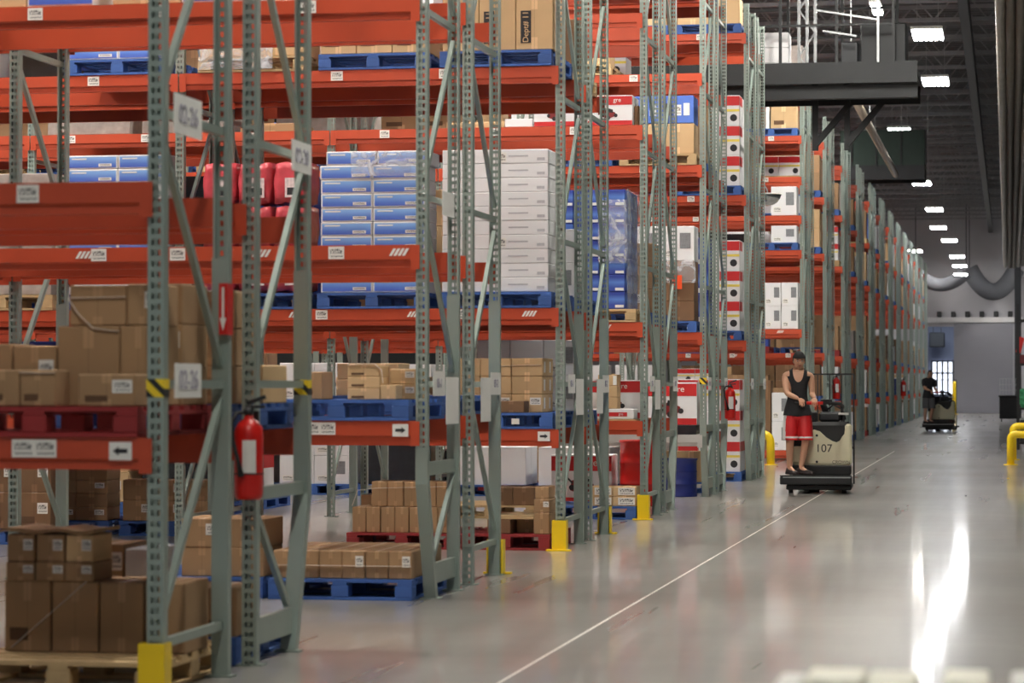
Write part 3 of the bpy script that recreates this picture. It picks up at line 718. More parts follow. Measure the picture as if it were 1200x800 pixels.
# fifth row
xr, y, z, ph = base('C1', 0, 0, 'red', dx=-.01, w=.8)
G7 = 'cartons on the red floor pallets of the fifth row'
carton('dark', xr-.57, xr-.36, y+.05, .4, z, .13, 'low dark-brown carton under a wooden board, fifth row red pallet', 1, False, False, G7)
carton('tan', xr-.35, xr-.16, y+.3, .35, z, .13, 'tan carton end under a wooden board, fifth row red pallet', 1, False, False, G7)
o = boxm('wood_board', (xr-.58, xr-.15, y+.05, y+.7, z+.132, z+.165), M_PWOOD); tag(o, 'pale wooden board lying on low cartons, fifth row red pallet', 'board')
carton('brown', xr-.145, xr-.005, y+.03, .35, z, .19, 'brown carton by the yellow guard, lower one, fifth row red pallet', 1, False, False, G7)
carton('brown', xr-.145, xr-.005, y+.04, .35, z+.192, .12, 'brown carton by the yellow guard, middle one, fifth row red pallet', 1, True, False, G7)
carton('brown', xr-.135, xr-.01, y+.05, .33, z+.3135, .11, 'brown carton by the yellow guard, top one, fifth row red pallet', 1, False, False, G7)
xr, y, z, ph = base('C1', 0, 1, 'red', dx=.275)
grid('brown', ph, xr, y+.04, z, .05, .97, 7, 1, .23, .4, grp=G7)
grid('brown', ph, xr, y+.06, z+.233, .05, .8, 5, 1, .225, .38, grp=G7)
carton('brown', xr-1.0, xr-.78, y+.5, .4, z, .32, 'brown carton behind the tall ones, fifth row red pallet', 1, False, False, G7)
strap('white strap along the upper tall cartons, fifth row red pallet', [(xr-.97, y+.034, z+.24), (xr-.92, y+.034, z+.38), (xr-.75, y+.045, z+.4), (xr-.05, y+.045, z+.42)])
xr, y, z, ph = base('C1', 1, 0, 'blue', dx=.02)
G8 = 'tan cartons on the first shelf of the fifth row'
grid('tan', ph, xr, y+.3, z, .14, 1.0, 3, 3, .162, .28, deep=2, grp=G8, code=.15, side_code=True)
carton('dark', xr-.5, xr-.26, y+.03, .24, z, .105, 'low dark-brown carton in front of the tan stack, fifth row', 1, False, False, G8)
strap('white strap round the upper tan cartons, fifth row first shelf', [(xr-.55, y+.292, z+.09), (xr-.53, y+.292, z+.42), (xr-.16, y+.292, z+.43)])
boxm('pallet_label', (-.37, -.3, -.0035, -.0005, PLH-.1, PLH-.05), M_WHITE, LAST[0])
xr, y, z, ph = base('C1', 1, 1, 'blue', dx=.02)
carton('dark', xr-.3, xr-.1, y+.03, .3, z, .16, 'dark-brown carton right on the second pallet, fifth row first shelf', 1, False, False, G8)
grid('tan', ph, xr, y+.35, z, .1, .95, 3, 2, .16, .3, grp=G8)
xr, y, z, ph = base('C1', 2, 0, 'blue', dx=.01)
grid('white', ph, xr, y+.03, z, .03, 1.0, 1, 10, .126, .44, deep=2, grp='white cartons stacked ten high', mark=0)
for o in [o for o in bpy.data.objects if o.get('group') == 'white cartons stacked ten high' and 'front' in o['label']]:
    panel('printed_block', o, .38, .45, .025, .05, M_PALEPRINT); panel('printed_name', o, .12, .3, .06, .072, M_PALEPRINT)
    t = o.location.z-z
    if 1.05 < t < 1.2 or .3 < t < .4: panel('shipping_label', o, .02, .1, .015, .1, M_CODE)
xr, y, z, ph = base('C1', 2, 1, 'blue', dx=.0)
grid('bluepan', ph, xr, y+.03, z, .02, .99, 2, 9, .1265, .5, grp='blue-fronted cartons, fifth row', jit=.012)
for c in range(2):
    carton('bluepan', xr-.94+c*.475, xr-.475+c*.475, y+.04, .5, z+9*.128+.002, .126, 'blue-fronted carton atop the others, %s of two, fifth row' % ('left', 'right')[c], 1, False, False, 'blue-fronted cartons, fifth row')
def film_bm(dims, axis):
    def f(b):
        x0, x1, y0, y1, z0, z1 = dims
        n, k = 8, 10
        g = []
        for i in range(n+1):
            row = []
            for j in range(k+1):
                u, v = i/n, j/k
                w = .006*math.sin(i*2.1+j*1.7)+.005*math.sin(j*3.3-i)
                row.append(b.verts.new((x0+u*(x1-x0), y0+w, z0+v*(z1-z0)) if axis == 'y' else (x0+w, y0+u*(y1-y0), z0+v*(z1-z0))))
            g.append(row)
        for i in range(n):
            for j in range(k):
                fc = b.faces.new((g[i][j], g[i+1][j], g[i+1][j+1], g[i][j+1])); fc.smooth = True
    return f
def film(lbl, dims, axis):
    o = build('stretch_wrap', film_bm(dims, axis), M_FILM); md = o.modifiers.new('thick', 'SOLIDIFY'); md.thickness = .001
    return tag(o, lbl, 'plastic wrap')
film('torn clear wrap over the top blue-fronted cartons, fifth row', (xr-.7, xr-.0, y-.005, 0, z+1.05, z+1.27), 'y')
xr, y, z, ph = base('C1', 2, 2, 'blue', dx=.0)
def bag(lbl, x0, x1, y0, z0, h):
    b = bmesh.new(); bmesh.ops.create_cube(b, size=1)
    bmesh.ops.subdivide_edges(b, edges=b.edges, cuts=5, use_grid_fill=True)
    for v in b.verts:
        c = v.co*2; r = max(abs(c.x), abs(c.y), abs(c.z))
        s = c.normalized(); k = .62
        c = c*(1-.12)+s*.12*1.25
        v.co = Vector((c.x*(x1-x0)/2*.9, c.y*.25, c.z*h/2))+Vector((.006*math.sin(17*c.z+9*c.x), .02*math.sin(9*c.x+5*c.z)+.008*math.sin(31*c.x), .012*math.sin(14*c.x)))
    mz = min(v.co.z for v in b.verts)
    for v in b.verts: v.co.z = max(v.co.z-mz, .0)
    for f_ in b.faces: f_.smooth = True
    o = obj('plastic_bag', to_mesh('plastic_bag', b, M_BAGRED), None, ((x0+x1)/2, y0+.29, z0))
    panel('bag_label', o, -.04, .1, h*.18, h*.66, mat('bag_print', (222, 206, 206), .4, 0, .35, 30), -.275)
    panel('bag_print', o, -.02, .08, h*.24, h*.42, M_INK, -.277)
    return tag(o, lbl, 'bag', 'red bagged goods on the fifth row')
for t in range(3):
    for c in range(3):
        bag('red shiny bag with printed label, %s layer, %s of three, fifth row' % (('bottom', 'middle', 'top')[t], ('left', 'middle', 'right')[c]), xr-1.0+c*.335, xr-.668+c*.335, y+.03, z+.006+t*.4, .37)
xr, y, z, ph = base('C1', 3, 0, 'blue', dx=.01, dy=-.05)
DG = 'cartons on the third shelf of the fifth row'
for c in range(3):
    for t in range(2):
        o = carton('tan', xr-.99+c*.335, xr-.99+c*.335+.33, y+.02, .5, z+.001+t*.502, .5-.1*t, 'big tan carton, %s tier, %s of three, fifth row third shelf' % (('lower', 'upper')[t], ('left', 'middle', 'right')[c]), 1, False, False, DG)
        if c > 0 or t == 0:
            p = panel('printed_block', o, -.165+.04, -.165+.135, .06, .35, M_INK)
            text('lettering', 'Dept# 11', .072, M_TAN, o, (-.165+.0875, -.004, .205), (R(90), R(-90), 0), .0008)
xr, y, z, ph = base('C1', 3, 1, 'blue', dx=.01)
grid('tan', ph, xr, y+.02, z, .0, 1.0, 3, 1, .42, .5, grp=DG, mark=.6)
xr, y, z, ph = base('C1', 3, 2, 'wood', dx=0)
grid('tan', ph, xr, y+.02, z, .0, 1.0, 2, 1, .35, .5, grp=DG)
film('crumpled clear wrap hanging before tan cartons, fifth row third shelf', (xr-1.0, xr-.3, y-.03, 0, z-.12, z+.2), 'y')
xr, y, z, ph = base('C1', 3, 3, 'blue')
grid('bluepan', ph, xr, y+.02, z, .0, 1.0, 2, 3, .127, .5, grp=DG)
xr, y, z, ph = base('C1', 2, 3, 'blue')
grid('bluepan', ph, xr, y+.03, z, .02, .99, 2, 10, .1265, .5, grp='blue-fronted cartons beyond the second frame, fifth row')
xr, y, z, ph = base('C1', 2, 4, 'wood')
grid('grey', ph, xr, y+.03, z, .02, .99, 1, 2, .56, .9, grp='wrapped bales, fifth row')
xr, y, z, ph = base('C2', 2, 3, 'blue')
grid('black', ph, xr, y+.03, z, .02, .99, 1, 2, .6, .9, grp='wrapped bales, sixth row')
for s_, n_, h_ in ((3, 2, .2), (4, 4, .13)):
    xr, y, z, ph = base('C2', 0, s_, 'blue')
    grid('brown', ph, xr, y+.03, z, .02, .99, 3, n_, h_, .4, grp='brown cartons on the sixth row floor', code=.5)
# seventh row
xr, y, z, ph = base('D1', 0, 0, 'blue', dx=.0, dy=-.03)
for t in range(2):
    for c in range(2):
        o = carton('tan', xr-.52+c*.26, xr-.265+c*.26, y+.03, .4, z+t*.108, .106, 'flat tan carton with white label by the yellow guard, %s layer, %s' % (('lower', 'upper')[t], ('left', 'right')[c]), 1, False, False, 'flat cartons before the red barrel')
        panel('shipping_label', o, -.07, .115, .015, .095, M_CODE)
xr, y, z, ph = base('D1', 0, 1, 'wood', dx=.0)
grid('dark', ph, xr, y+.04, z, .0, .5, 2, 1, .2, .5, grp='dark cartons on the seventh row floor')
DONE.add(('D1', 1, 0)); zb = RI['D1']['levels'][0]; yD = RI['D1']['y']; xr = XL0-.02
o = boxm('shelf_board', (xr-1.7, xr-.02, yD-.02, yD+1.1, zb+.002, zb+.016), M_PWOOD); tag(o, 'thin wooden shelf board lying on the seventh row first beams', 'board')
zb += .018
GD = 'cartons on the seventh row first shelf'
o = carton('white', xr-.5, xr-.05, yD+.02, .3, zb, .112, 'flat white carton with a red stripe on the seventh row first shelf', 1, False, False, GD)
panel('red_band', o, -.18, .15, .03, .075, M_REDCARD); text('lettering', 'gre', .04, M_WHITE, o, (.08, -.004, .055), (R(90), 0, 0))
for t in range(3):
    o = carton('tan', xr-.45, xr-.235, yD+.03, .26, zb+.114+t*.1255, .124, 'small tan carton, %s of three left of the red mower carton' % ('lowest', 'middle', 'uppermost')[t], 1, False, False, GD)
    if t != 1: panel('shipping_label', o, .06 if t == 2 else -.1, .1 if t == 2 else -.05, .01, .11, M_WHITE)
carton('mower', xr-.62, xr-.02, yD+.36, .5, zb, .43, 'white and red mower carton behind small tan ones, seventh row', 1, group=GD)
xr, y, z, ph = base('D1', 2, 0, 'wood', dx=.0)
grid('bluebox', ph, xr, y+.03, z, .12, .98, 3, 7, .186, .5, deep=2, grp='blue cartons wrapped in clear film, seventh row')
film('crinkled clear film on the right side of the blue cartons', (xr-.1, 0, y+.03, y+1.1, z, z+1.32), 'x')
film('torn clear film at the front right of the blue cartons', (xr-.42, xr-.1, y+.01, 0, z+.5, z+1.2), 'y')
DONE.add(('D1', 3, 0)); zb = RI['D1']['levels'][2]+.003; xr = XL0-.02
for c, kind in ((0, 'mower'), (1, 'mower')): carton(kind, xr-.56-c*.6, xr-.06-c*.6, yD+.0, .5, zb, .33, 'mower carton on the seventh row third shelf, %s the aisle' % ('nearest', 'second from')[c], 1, group='mower cartons, seventh row third shelf')
carton('dark', xr-.055, xr-.0, yD+.1, .4, zb, .22, 'narrow dark carton beside the mower carton, seventh row third shelf', 1)
DONE.add(('D1', 3, 1)); xa = slot_x(1)
carton('tan', xa-1.0, xa-.35, yD+.0, .5, zb, .06, 'flat tan carton lying on the seventh row third shelf', 1, group='flat goods, seventh row third shelf')
carton('white', xa-.34, xa-.03, yD+.0, .5, zb, .09, 'flat white wrapped carton on the seventh row third shelf', 1, group='flat goods, seventh row third shelf')
for s_ in (2, 3, 4, 5, 6):
    DONE.add(('D1', 3, s_)); xa = slot_x(s_)
    if s_ in (4, 5): carton('grey', xa-1.0, xa-.02, yD+.0, .9, zb, .5, 'grey-wrapped bale on the seventh row third shelf, %s place from the aisle' % ORD[s_], 1, group='grey bales, seventh row third shelf')
    if s_ == 3: carton('brown', xa-1.0, xa-.3, yD+.1, .6, zb, .1, 'flat brown carton on the seventh row third shelf beyond its second frame', 1, group='flat goods, seventh row third shelf')
[DONE.add(q) for q in (('D2', 3, 0), ('E2', 4, 0), ('D2', 4, 0), ('D2', 4, 1), ('D1', 4, 1), ('C2', 4, 0), ('D2', 3, 1))]; DONE.add(('D1', 4, 0)); DONE.add(('E1', 4, 0)); DONE.add(('E1', 0, 0)); DONE.add(('B1', 3, 0))
zb = RI['B1']['levels'][2]+.003; yB = RI['B1']['y']
for s_, kd in ((1, 'bluepan'), (2, 'bluepan')):
    DONE.add(('B1', 3, s_)); xa = slot_x(s_)
    for c in range(2): carton(kd if c else 'tan', xa-1.0+c*.5, xa-.51+c*.5, yB+.0, .5, zb, .35, '%s carton resting on the third beam, %s place, %s one, third row' % ('blue-fronted' if c else 'tan', ORD[s_], ('left', 'right')[c]), 1, group='cartons high on the third row')
for q in (('B1', 0, 2), ('B1', 0, 3), ('B1', 0, 4), ('C1', 1, 2), ('C2', 1, 1), ('C2', 1, 2), ('C2', 1, 3), ('B2', 1, 1), ('B2', 1, 2), ('B2', 1, 3), ('D1', 1, 1), ('D1', 1, 2), ('D2', 1, 1), ('D2', 1, 2), ('D2', 1, 3),
          ('C2', 0, 0), ('C2', 0, 1), ('C2', 0, 2), ('D2', 0, 1), ('D2', 0, 2), ('D1', 0, 2), ('D1', 0, 3), ('D2', 0, 3), ('B1', 1, 2), ('B1', 1, 3), ('C1', 0, 2), ('C1', 0, 3), ('C1', 1, 3), ('D1', 1, 3), ('A2', 1, 1)): DONE.add(q)
# ninth row
xr, y = XL0-.02, RI['E1']['y']; zb = .82+.003
GE = 'goods on the ninth row first shelf'; DONE.add(('E1', 1, 0)); DONE.add(('E1', 1, 1))
o = carton('black', xr-.62, xr-.03, y+.0, .5, zb, .12, 'black flat case under the mower cartons, ninth row', 1, group=GE)
carton('mower', xr-.72, xr-.02, y+.02, .5, zb+.122, .56, 'large white mower carton with red bands, ninth row', 1, group=GE)
carton('mower', xr-1.44, xr-.74, y+.02, .5, zb, .56, 'large mower carton further from aisle, ninth row first shelf', 1, group=GE)
xr, y, z, ph = base('E1', 2, 0, 'blue', dx=.0)
grid('dark', ph, xr, y+.03, z, .03, .93, 2, 3, .262, .5, grp='brown wrapped cartons, ninth row', code=.3)
grid('white', ph, xr, y+.03, z+.795, .03, .93, 2, 1, .45, .5, grp='white appliance cartons on brown ones, ninth row', mark=1)
film('clear film round the upper brown cartons, ninth row second shelf', (xr-.4, xr-.01, y+.008, 0, z+.5, z+.8), 'y')
o = boxm('hanging_tag', (xr-.31, xr-.19, y+.001, y+.004, z+.42, z+.6), mat('orange_tag', (238, 82, 30), .5), None); tag(o, 'bright orange tag hanging on the wrapped brown cartons, ninth row', 'tag')
xr, y, z, ph = base('E1', 3, 0, 'wood', dx=.0)
grid('tan', ph, xr, y+.03, z, .03, .93, 2, 1, .4, .5, grp='tan cartons, ninth row third shelf')
grid('crate', ph, xr, y+.03, z+.405, .03, .93, 2, 1, .36, .5, grp='blue printed cases, ninth row third shelf')
for o in [o for o in bpy.data.objects if o.get('group') == 'blue printed cases, ninth row third shelf']:
    panel('printed_picture', o, -.16, -.06, .1, .26, M_INK); panel('printed_picture', o, -.03, .06, .1, .24, M_CODE); panel('printed_picture', o, .09, .17, .1, .26, M_WHITE)
for lv_, s_, kind, n_, h_ in ((0, 2, 'white', 2, .36), (0, 3, 'black', 1, .7), (0, 4, 'white', 2, .38), (1, 3, 'white', 1, .5), (1, 4, 'white', 1, .52), (0, 1, 'white', 2, .36)):
    xr, y, z, ph = base('E1', lv_, s_, 'blue')
    if s_ < 3 and lv_ == 0: n_, h_ = 1, .5
    grid(kind, ph, xr, y+.03, z, .02, .98, 2 if kind == 'white' else 1, n_, h_, .45, deep=2, grp='loads on the ninth row', mark=.7)
# eleventh row: red and white stacks
for lv_ in (0, 1, 2):
    xr, y, z, ph = base('F1', lv_, 0, 'blue', dx=.0)
    if lv_ == 0:
        grid('redwhite', ph, xr, y+.03, z, .02, .98, 3, 3, .47, .4, deep=2, grp='red and white cartons, eleventh row floor')
    else:
        grid('redwhite', ph, xr, y+.03, z, .02, .98, 3, 3, .46, .4, deep=2, grp='red and white cartons, eleventh row shelves')
xr, y, z, ph = base('F1', 3, 0, 'blue'); grid('tan', ph, xr, y+.03, z, .02, .98, 2, 1, .4, .5, grp='tan cartons on the highest shelf, eleventh row')
xr, y, z, ph = base('F1', 0, 2, 'wood'); grid('brown', ph, xr, y+.03, z, .02, .98, 3, 2, .3, .5, grp='brown cartons on the eleventh row floor', code=.5)
# thirteenth row, across the tunnel
DONE.add(('G1', 1, 0)); xr, y = XL0-.03, RI['G1']['y']; zb = .2+.003
GG = 'goods on the thirteenth row low shelf'
for t in range(2):
    carton('white', xr-.52, xr-.2, y+.0, .5, zb+t*.56, .555, 'white appliance carton behind the standing man, %s one' % ('lower', 'upper')[t], 1, False, True, GG)
    carton('white', xr-.19, xr-.0, y+.05, .5, zb+t*.56, .555, 'white carton by the thirteenth row post, %s one' % ('lower', 'upper')[t], 1, False, True, GG)
carton('dark', xr-.68, xr-.54, y+.0, .5, zb, 1.35, 'tall narrow brown carton left of white ones, behind the man', 1, False, False, GG)
DONE.add(('G1', 2, 0)); zb = 2.55+.003
for t in range(2):
    for c in range(2): carton('white', xr-.66+c*.33, xr-.34+c*.33, y, .5, zb+t*.45, .448, 'white picture carton, %s, %s, thirteenth row second shelf' % (('lower', 'upper')[t], ('left', 'right')[c]), 1, False, True, 'white picture cartons, thirteenth row')
for lv_, kind, n_, h_ in ((3, 'white', 1, .33), (4, 'white', 1, .56), (6, 'tan', 1, .45)):
    xr, y, z, ph = base('G1', lv_, 0, 'blue' if lv_ != 4 else None)
    grid(kind, ph, xr, y+.03, z, .02, .52, 1, n_, h_, .5, grp='loads on the thirteenth row', mark=1)
    if lv_ == 6: carton('white', xr-.62, xr-.55, y+.03, .5, z, .42, 'white narrow carton on the sixth shelf, thirteenth row', 1)
for lv_ in (5, 7): DONE.add(('G1', lv_, 0))
# ------------------------------------------------------------------ the rest of the loads, row by row
KEEP = set('A1.0.0 A1.1.0 A2.0.0 A2.1.0 B1.0.0 B1.0.1 B1.1.0 B1.3.3 B2.1.0 C1.0.0 C1.0.1 C1.0.4 C1.0.5 C1.1.0 C1.1.1 C1.1.4 C1.1.5 C1.2.0 C1.2.1 C1.2.2 C1.2.3 C1.2.4 C1.2.5 C1.3.0 C1.3.1 C1.3.2 C1.3.3 C1.3.5 C1.4.2 C2.0.3 C2.0.4 C2.1.0 C2.1.4 C2.2.0 C2.2.1 C2.2.2 C2.2.3 C2.2.4 C2.3.0 C2.3.1 C2.3.2 C2.3.3 C2.3.4 C2.3.5 D1.0.0 D1.0.1 D1.0.4 D1.0.5 D1.1.4 D1.1.5 D1.1.6 D1.2.0 D1.3.7 D1.4.2 D1.4.3 D2.0.4 D2.2.0 D2.3.2 D2.3.3 D2.3.4 D2.3.6 D2.3.7 D2.4.3 E1.0.1 E1.0.2 E1.0.3 E1.0.4 E1.0.5 E1.1.3 E1.1.4 E1.1.5 E1.1.6 E1.2.0 E1.3.0 E1.3.1 E1.3.3 E1.3.4 E1.3.5 E1.3.6 E1.3.7 E1.3.8 E1.4.1 E1.5.0 E1.5.1 E2.0.0 E2.0.1 E2.0.2 E2.0.3 E2.0.4 E2.2.0 E2.3.0 E2.3.6 E2.4.1 E2.5.0 E2.5.1 F1.0.0 F1.0.1 F1.0.2 F1.0.4 F1.0.6 F1.1.0 F1.2.0 F1.2.1 F1.2.2 F1.2.3 F1.3.0 F1.3.1 F2.0.0 F2.0.1 F2.1.0 F2.2.0 F2.2.1 F2.3.1 G1.1.1 G1.3.0 G1.3.2 G1.4.0 G1.6.0 G1.6.1 G1.6.4 G1.6.5 G1.7.2 G2.1.0 G2.1.1 G2.1.4 G2.2.0 G2.3.0 G2.3.1 G2.3.2 G2.4.0 G2.5.0 G2.6.0 G2.6.1 G2.6.5 G2.7.0 G2.7.2 H1.1.0 H1.1.1 H1.1.2 H1.1.3 H1.1.4 H1.1.5 H1.2.1 H1.2.2 H1.2.3 H1.2.4 H1.3.0 H1.3.1 H1.3.2 H1.4.0 H1.4.1 H2.1.0 H2.1.1 H2.1.2 H2.1.4 H2.1.5 H2.2.0 H2.2.1 H2.3.0 H2.3.1 H2.4.0 I1.0.0 I1.1.0 I1.1.2 I1.2.0 I1.2.1 I1.3.0 I1.3.1 I1.3.2 I1.4.0 I2.0.0 I2.2.0 I2.3.0 I2.4.0 J1.0.0 J1.1.0 J1.2.0 J1.2.1 J1.3.0 J1.4.0 J2.0.1 J2.1.0 J2.3.0 J2.4.0 K1.0.0 K1.1.0 K1.2.0 K1.3.0 K1.4.0 K2.0.0 K2.0.1 K2.1.0 K2.2.0 K2.2.1 K2.3.0 K2.4.0 L1.0.0 L1.1.0 L1.2.1 L1.3.0 L1.4.0 L2.1.0 L2.2.0 L2.3.0 L2.4.0 M1.0.0 M1.0.1 M1.1.0 M1.2.0 M1.3.0 M2.0.0 M2.0.1 M2.1.0 M2.2.0 M2.3.0 M2.4.0 N1.0.0 N1.2.0 N1.3.0 N1.4.0 N2.1.0 N2.2.0 N2.3.0 O1.0.0 O1.3.0 O1.4.0 O2.0.0 O2.1.0 O2.2.0 O2.3.0 O2.4.0 P1.0.0 P1.1.0 P1.3.0 P1.4.0 P2.0.0 P2.1.0 P2.2.0 P2.3.0 P2.4.0 Q1.0.0 Q1.0.1 Q1.1.0 Q1.2.0 Q1.3.0 Q1.4.0 Q2.1.0 Q2.2.0 Q2.3.0 Q2.4.0 R1.0.0 R1.1.0 R1.2.0 R1.4.0 R2.0.0 R2.1.0 R2.2.0 R2.3.0 R2.4.0 S1.0.0 S1.1.0 S1.2.0 S1.3.0 S1.4.0 S2.1.0 S2.2.0 S2.3.0 S2.4.0 S2.4.2'.split())
EMPTY = {('D2', 1), ('E2', 1), ('B2', 0), ('A1', 2), ('A2', 2), ('B1', 2), ('B2', 2), ('A1', 3), ('A2', 3), ('A1', 4), ('A2', 4), ('A1', 5), ('A2', 5), ('B2', 3)}
g2 = random.Random(21)
for row in ROWS:
    rn = row['name']; nl = len(row['levels'])
    for lvl in range(nl+1):
        z0 = 0 if lvl == 0 else row['levels'][lvl-1]
        top = row['levels'][lvl]-.2 if lvl < nl else z0+1.3
        for s in range(row['bays']*3):
            r1, r2, r3, r4 = g2.random(), g2.random(), g2.random(), g2.random()
            if rn[0] > 'G' and lvl >= 5: continue
            if (rn, lvl, s) in DONE or (rn, lvl) in EMPTY: continue
            if rn[0] == 'A' or (rn == 'D2' and s == 0 and lvl == 0): continue
            if KEEP is not None and '%s.%d.%d' % (rn, lvl, s) not in KEEP: continue
            if r4 < (.12 if rn[0] < 'G' else .1): continue
            free = top-z0-PLH-.06-(.28 if rn[0] == 'E' and lvl == 1 and s > 2 else 0)
            if free < .25: continue
            kind = 'brown' if r1 < .38 else 'dark' if r1 < .46 else 'tan' if r1 < .62 else 'white' if r1 < .78 else 'grey' if r1 < .85 else 'bluebox' if r1 < .91 else 'redwhite' if r1 < .96 else 'black'
            colour = 'blue' if r2 < .74 else 'wood' if r2 < .9 else 'red'
            H = min(free, .45+r3*.75)
            near = row['y'] < 37
            xr, y, z, ph = base(rn, lvl, s, colour)
            if kind in ('grey', 'black'): cols, tiers, d = 1, 1, .95
            elif row['y'] > 50: cols, tiers, d = 2, 1 if H < .6 else 2, .5
            else: cols, tiers, d = (2 if r2 < .5 else 3), max(1, int(H/(.2+.16*r1))), .5
            h = H/tiers-.003
            grid(kind, ph, xr, y+.03, z, .02, .99, cols, tiers, h, d, 1, near, .25 if near else 0, .4 if near else 0, grp='%s goods, %s, %s rack row' % (kind, shelfword(lvl), ORD[row['i']]))
M_SAG = mat('sagging_duct', (78, 80, 86), .95, 0, .1, 1, spec=.1)
M_CAT = mat('walkway_black', (34, 36, 38), .6, .2, .1)
# ------------------------------------------------------------------ signs, extinguishers, barrels
def sign(lbl, s, X, Y0, Y1, z0, z1, size):
    t = thing('location_sign', lbl, 'sign', (X, (Y0+Y1)/2, (z0+z1)/2), group='location signs on the rack frames')
    boxm('card', (-.002, .002, -(Y1-Y0)/2, (Y1-Y0)/2, -(z1-z0)/2, (z1-z0)/2), M_WHITE, t)
    if s: text('lettering', s, size, mat('faded_ink', (160, 158, 172), .7), t, (.004, 0, 0), (R(90), 0, R(90)))
    boxm('mounting_clip', (-.012, -.002, -.02, .02, (z1-z0)/2-.03, (z1-z0)/2-.005), M_STEEL, t)
XS = XL0+PW+.016
sign('white card 02-26 hanging on the nearest frame beside yellow tape', '02-26', XS, 12.2, 12.62, 1.415, 1.58, .13)
sign('white card high on the nearest frame, above its diagonal', '02-26', XS, 12.18, 12.62, 2.67, 2.86, .13)
sign('white card high on the second frame, left of blue cartons', '02-28', XS, 14.3, 14.72, 2.66, 2.83, .12)
sign('white card high between the first two frames of third row', '', XS, 18.3, 18.7, 2.66, 2.83, .1)
for yr, kk in ((RI['B1']['y'], 'third row'), (RI['B2']['y'], 'fourth row'), (RI['C1']['y'], 'fifth row'), (RI['C2']['y'], 'sixth row'), (RI['D1']['y'], 'seventh row'), (RI['D2']['y'], 'eighth row'), (RI['E1']['y'], 'ninth row'), (RI['E2']['y'], 'tenth row'), (RI['F1']['y'], 'eleventh row'), (RI['F2']['y'], 'twelfth row')):
    odd = kk in ('third row', 'fifth row', 'seventh row', 'ninth row', 'eleventh row')
    a, b_ = (.12, .5) if odd else (.62, 1.02)
    sign('white printed card on the %s end brace' % kk, '03-1' if odd else '03-2', XS, yr+a, yr+b_, 1.4, 1.57, .09)
    if kk in ('third row', 'fourth row', 'fifth row', 'sixth row', 'seventh row'):
        a, b_ = (.52, .95) if odd else (.2, .58)
        sign('blank white sheet hanging lower on the %s end brace' % kk, '', XS+.006, yr+a, yr+b_, 1.2, 1.53, .1)

def extinguisher(lbl, X, Y, z, rot=0.0, big=1.0):
    t = thing('fire_extinguisher', lbl, 'fire extinguisher', (X, Y, z), (0, 0, rot), 'fire extinguishers on the rack frames')
    build('cylinder', lambda b: bm_lathe(b, [(.06*big, 0), (.072*big, .012), (.075*big, .03), (.075*big, .34*big), (.07*big, .375*big), (.05*big, .405*big), (.026*big, .42*big), (.022*big, .44*big)], 24), M_RED, t)
    build('valve', lambda b: (bm_lathe(b, [(.024, .44*big), (.026, .46*big), (.02, .48*big)], 16), bm_box(b, -.015, .085, -.012, .012, .475*big, .49*big), bm_bar(b, (-.01, 0, .5*big), (.09, 0, .535*big), .02, .012)), M_DKMETAL, t)
    build('hose', lambda b: bm_tube(b, [(-.02, -.02, .455*big), (-.055, -.05, .45*big), (-.075, -.07, .4*big), (-.06, -.085, .3*big), (-.03, -.092, .2*big), (-.015, -.09, .12*big)], [.011]*5+[.018], 10), M_BLACK, t)
    def lab(b):
        r = .0765*big; a0, a1 = R(-100), R(-45)
        n = 6
        for i in range(n):
            t0, t1 = a0+(a1-a0)*i/n, a0+(a1-a0)*(i+1)/n
            b.faces.new([b.verts.new(p) for p in ((r*math.cos(t0), r*math.sin(t0), .14*big), (r*math.cos(t1), r*math.sin(t1), .14*big), (r*math.cos(t1), r*math.sin(t1), .31*big), (r*math.cos(t0), r*math.sin(t0), .31*big))])
    build('instruction_label', lab, M_WHITE, t)
    build('band', lambda b: bm_lathe(b, [(.0765*big, .13*big), (.0775*big, .134*big), (.0765*big, .138*big)], 24), M_BLACK, t)
    boxm('mounting_bracket', (-.03, .03, .07*big, .095*big, .1, .46*big), M_DKMETAL, t)
extinguisher('red fire extinguisher hanging between the first two frames', -3.9, RI['A2']['y']-.11, .88)
extinguisher('red fire extinguisher on the ninth and tenth row end frame', -3.8, RI['E2']['y']+.62, 1.0, R(0), 1.0)
extinguisher('red fire extinguisher far off, right of the standing man', -3.8, RI['H2']['y']+.3, 1.15, 0, 1.1)
extinguisher('small distant red extinguisher on a frame near the second truck', -3.76, 98.5, 1.05, 0, 1.3)
# the vertical extinguisher sign on the nearest frame's rear post
t = thing('extinguisher_sign', 'red vertical sign with a white down arrow above the near extinguisher', 'sign', (XL0+PW+.012, 13.16, 1.73))
boxm('panel', (-.012, .0, -.075, .02, 0, .26), M_RED, t, (0, -.0, 0)); 
boxm('panel_front', (-.045, .0, -.0795, -.0765, 0, .26), M_RED, t)
def arr(b):
    for y_, s_ in (( -.0815, 1),):
        bm_prism(b, [(-.029, .24), (-.017, .24), (-.017, .085), (-.006, .085), (-.023, .02), (-.04, .085), (-.029, .085)], y_, y_+.0015)
build('arrow', arr, M_WHITE, t)

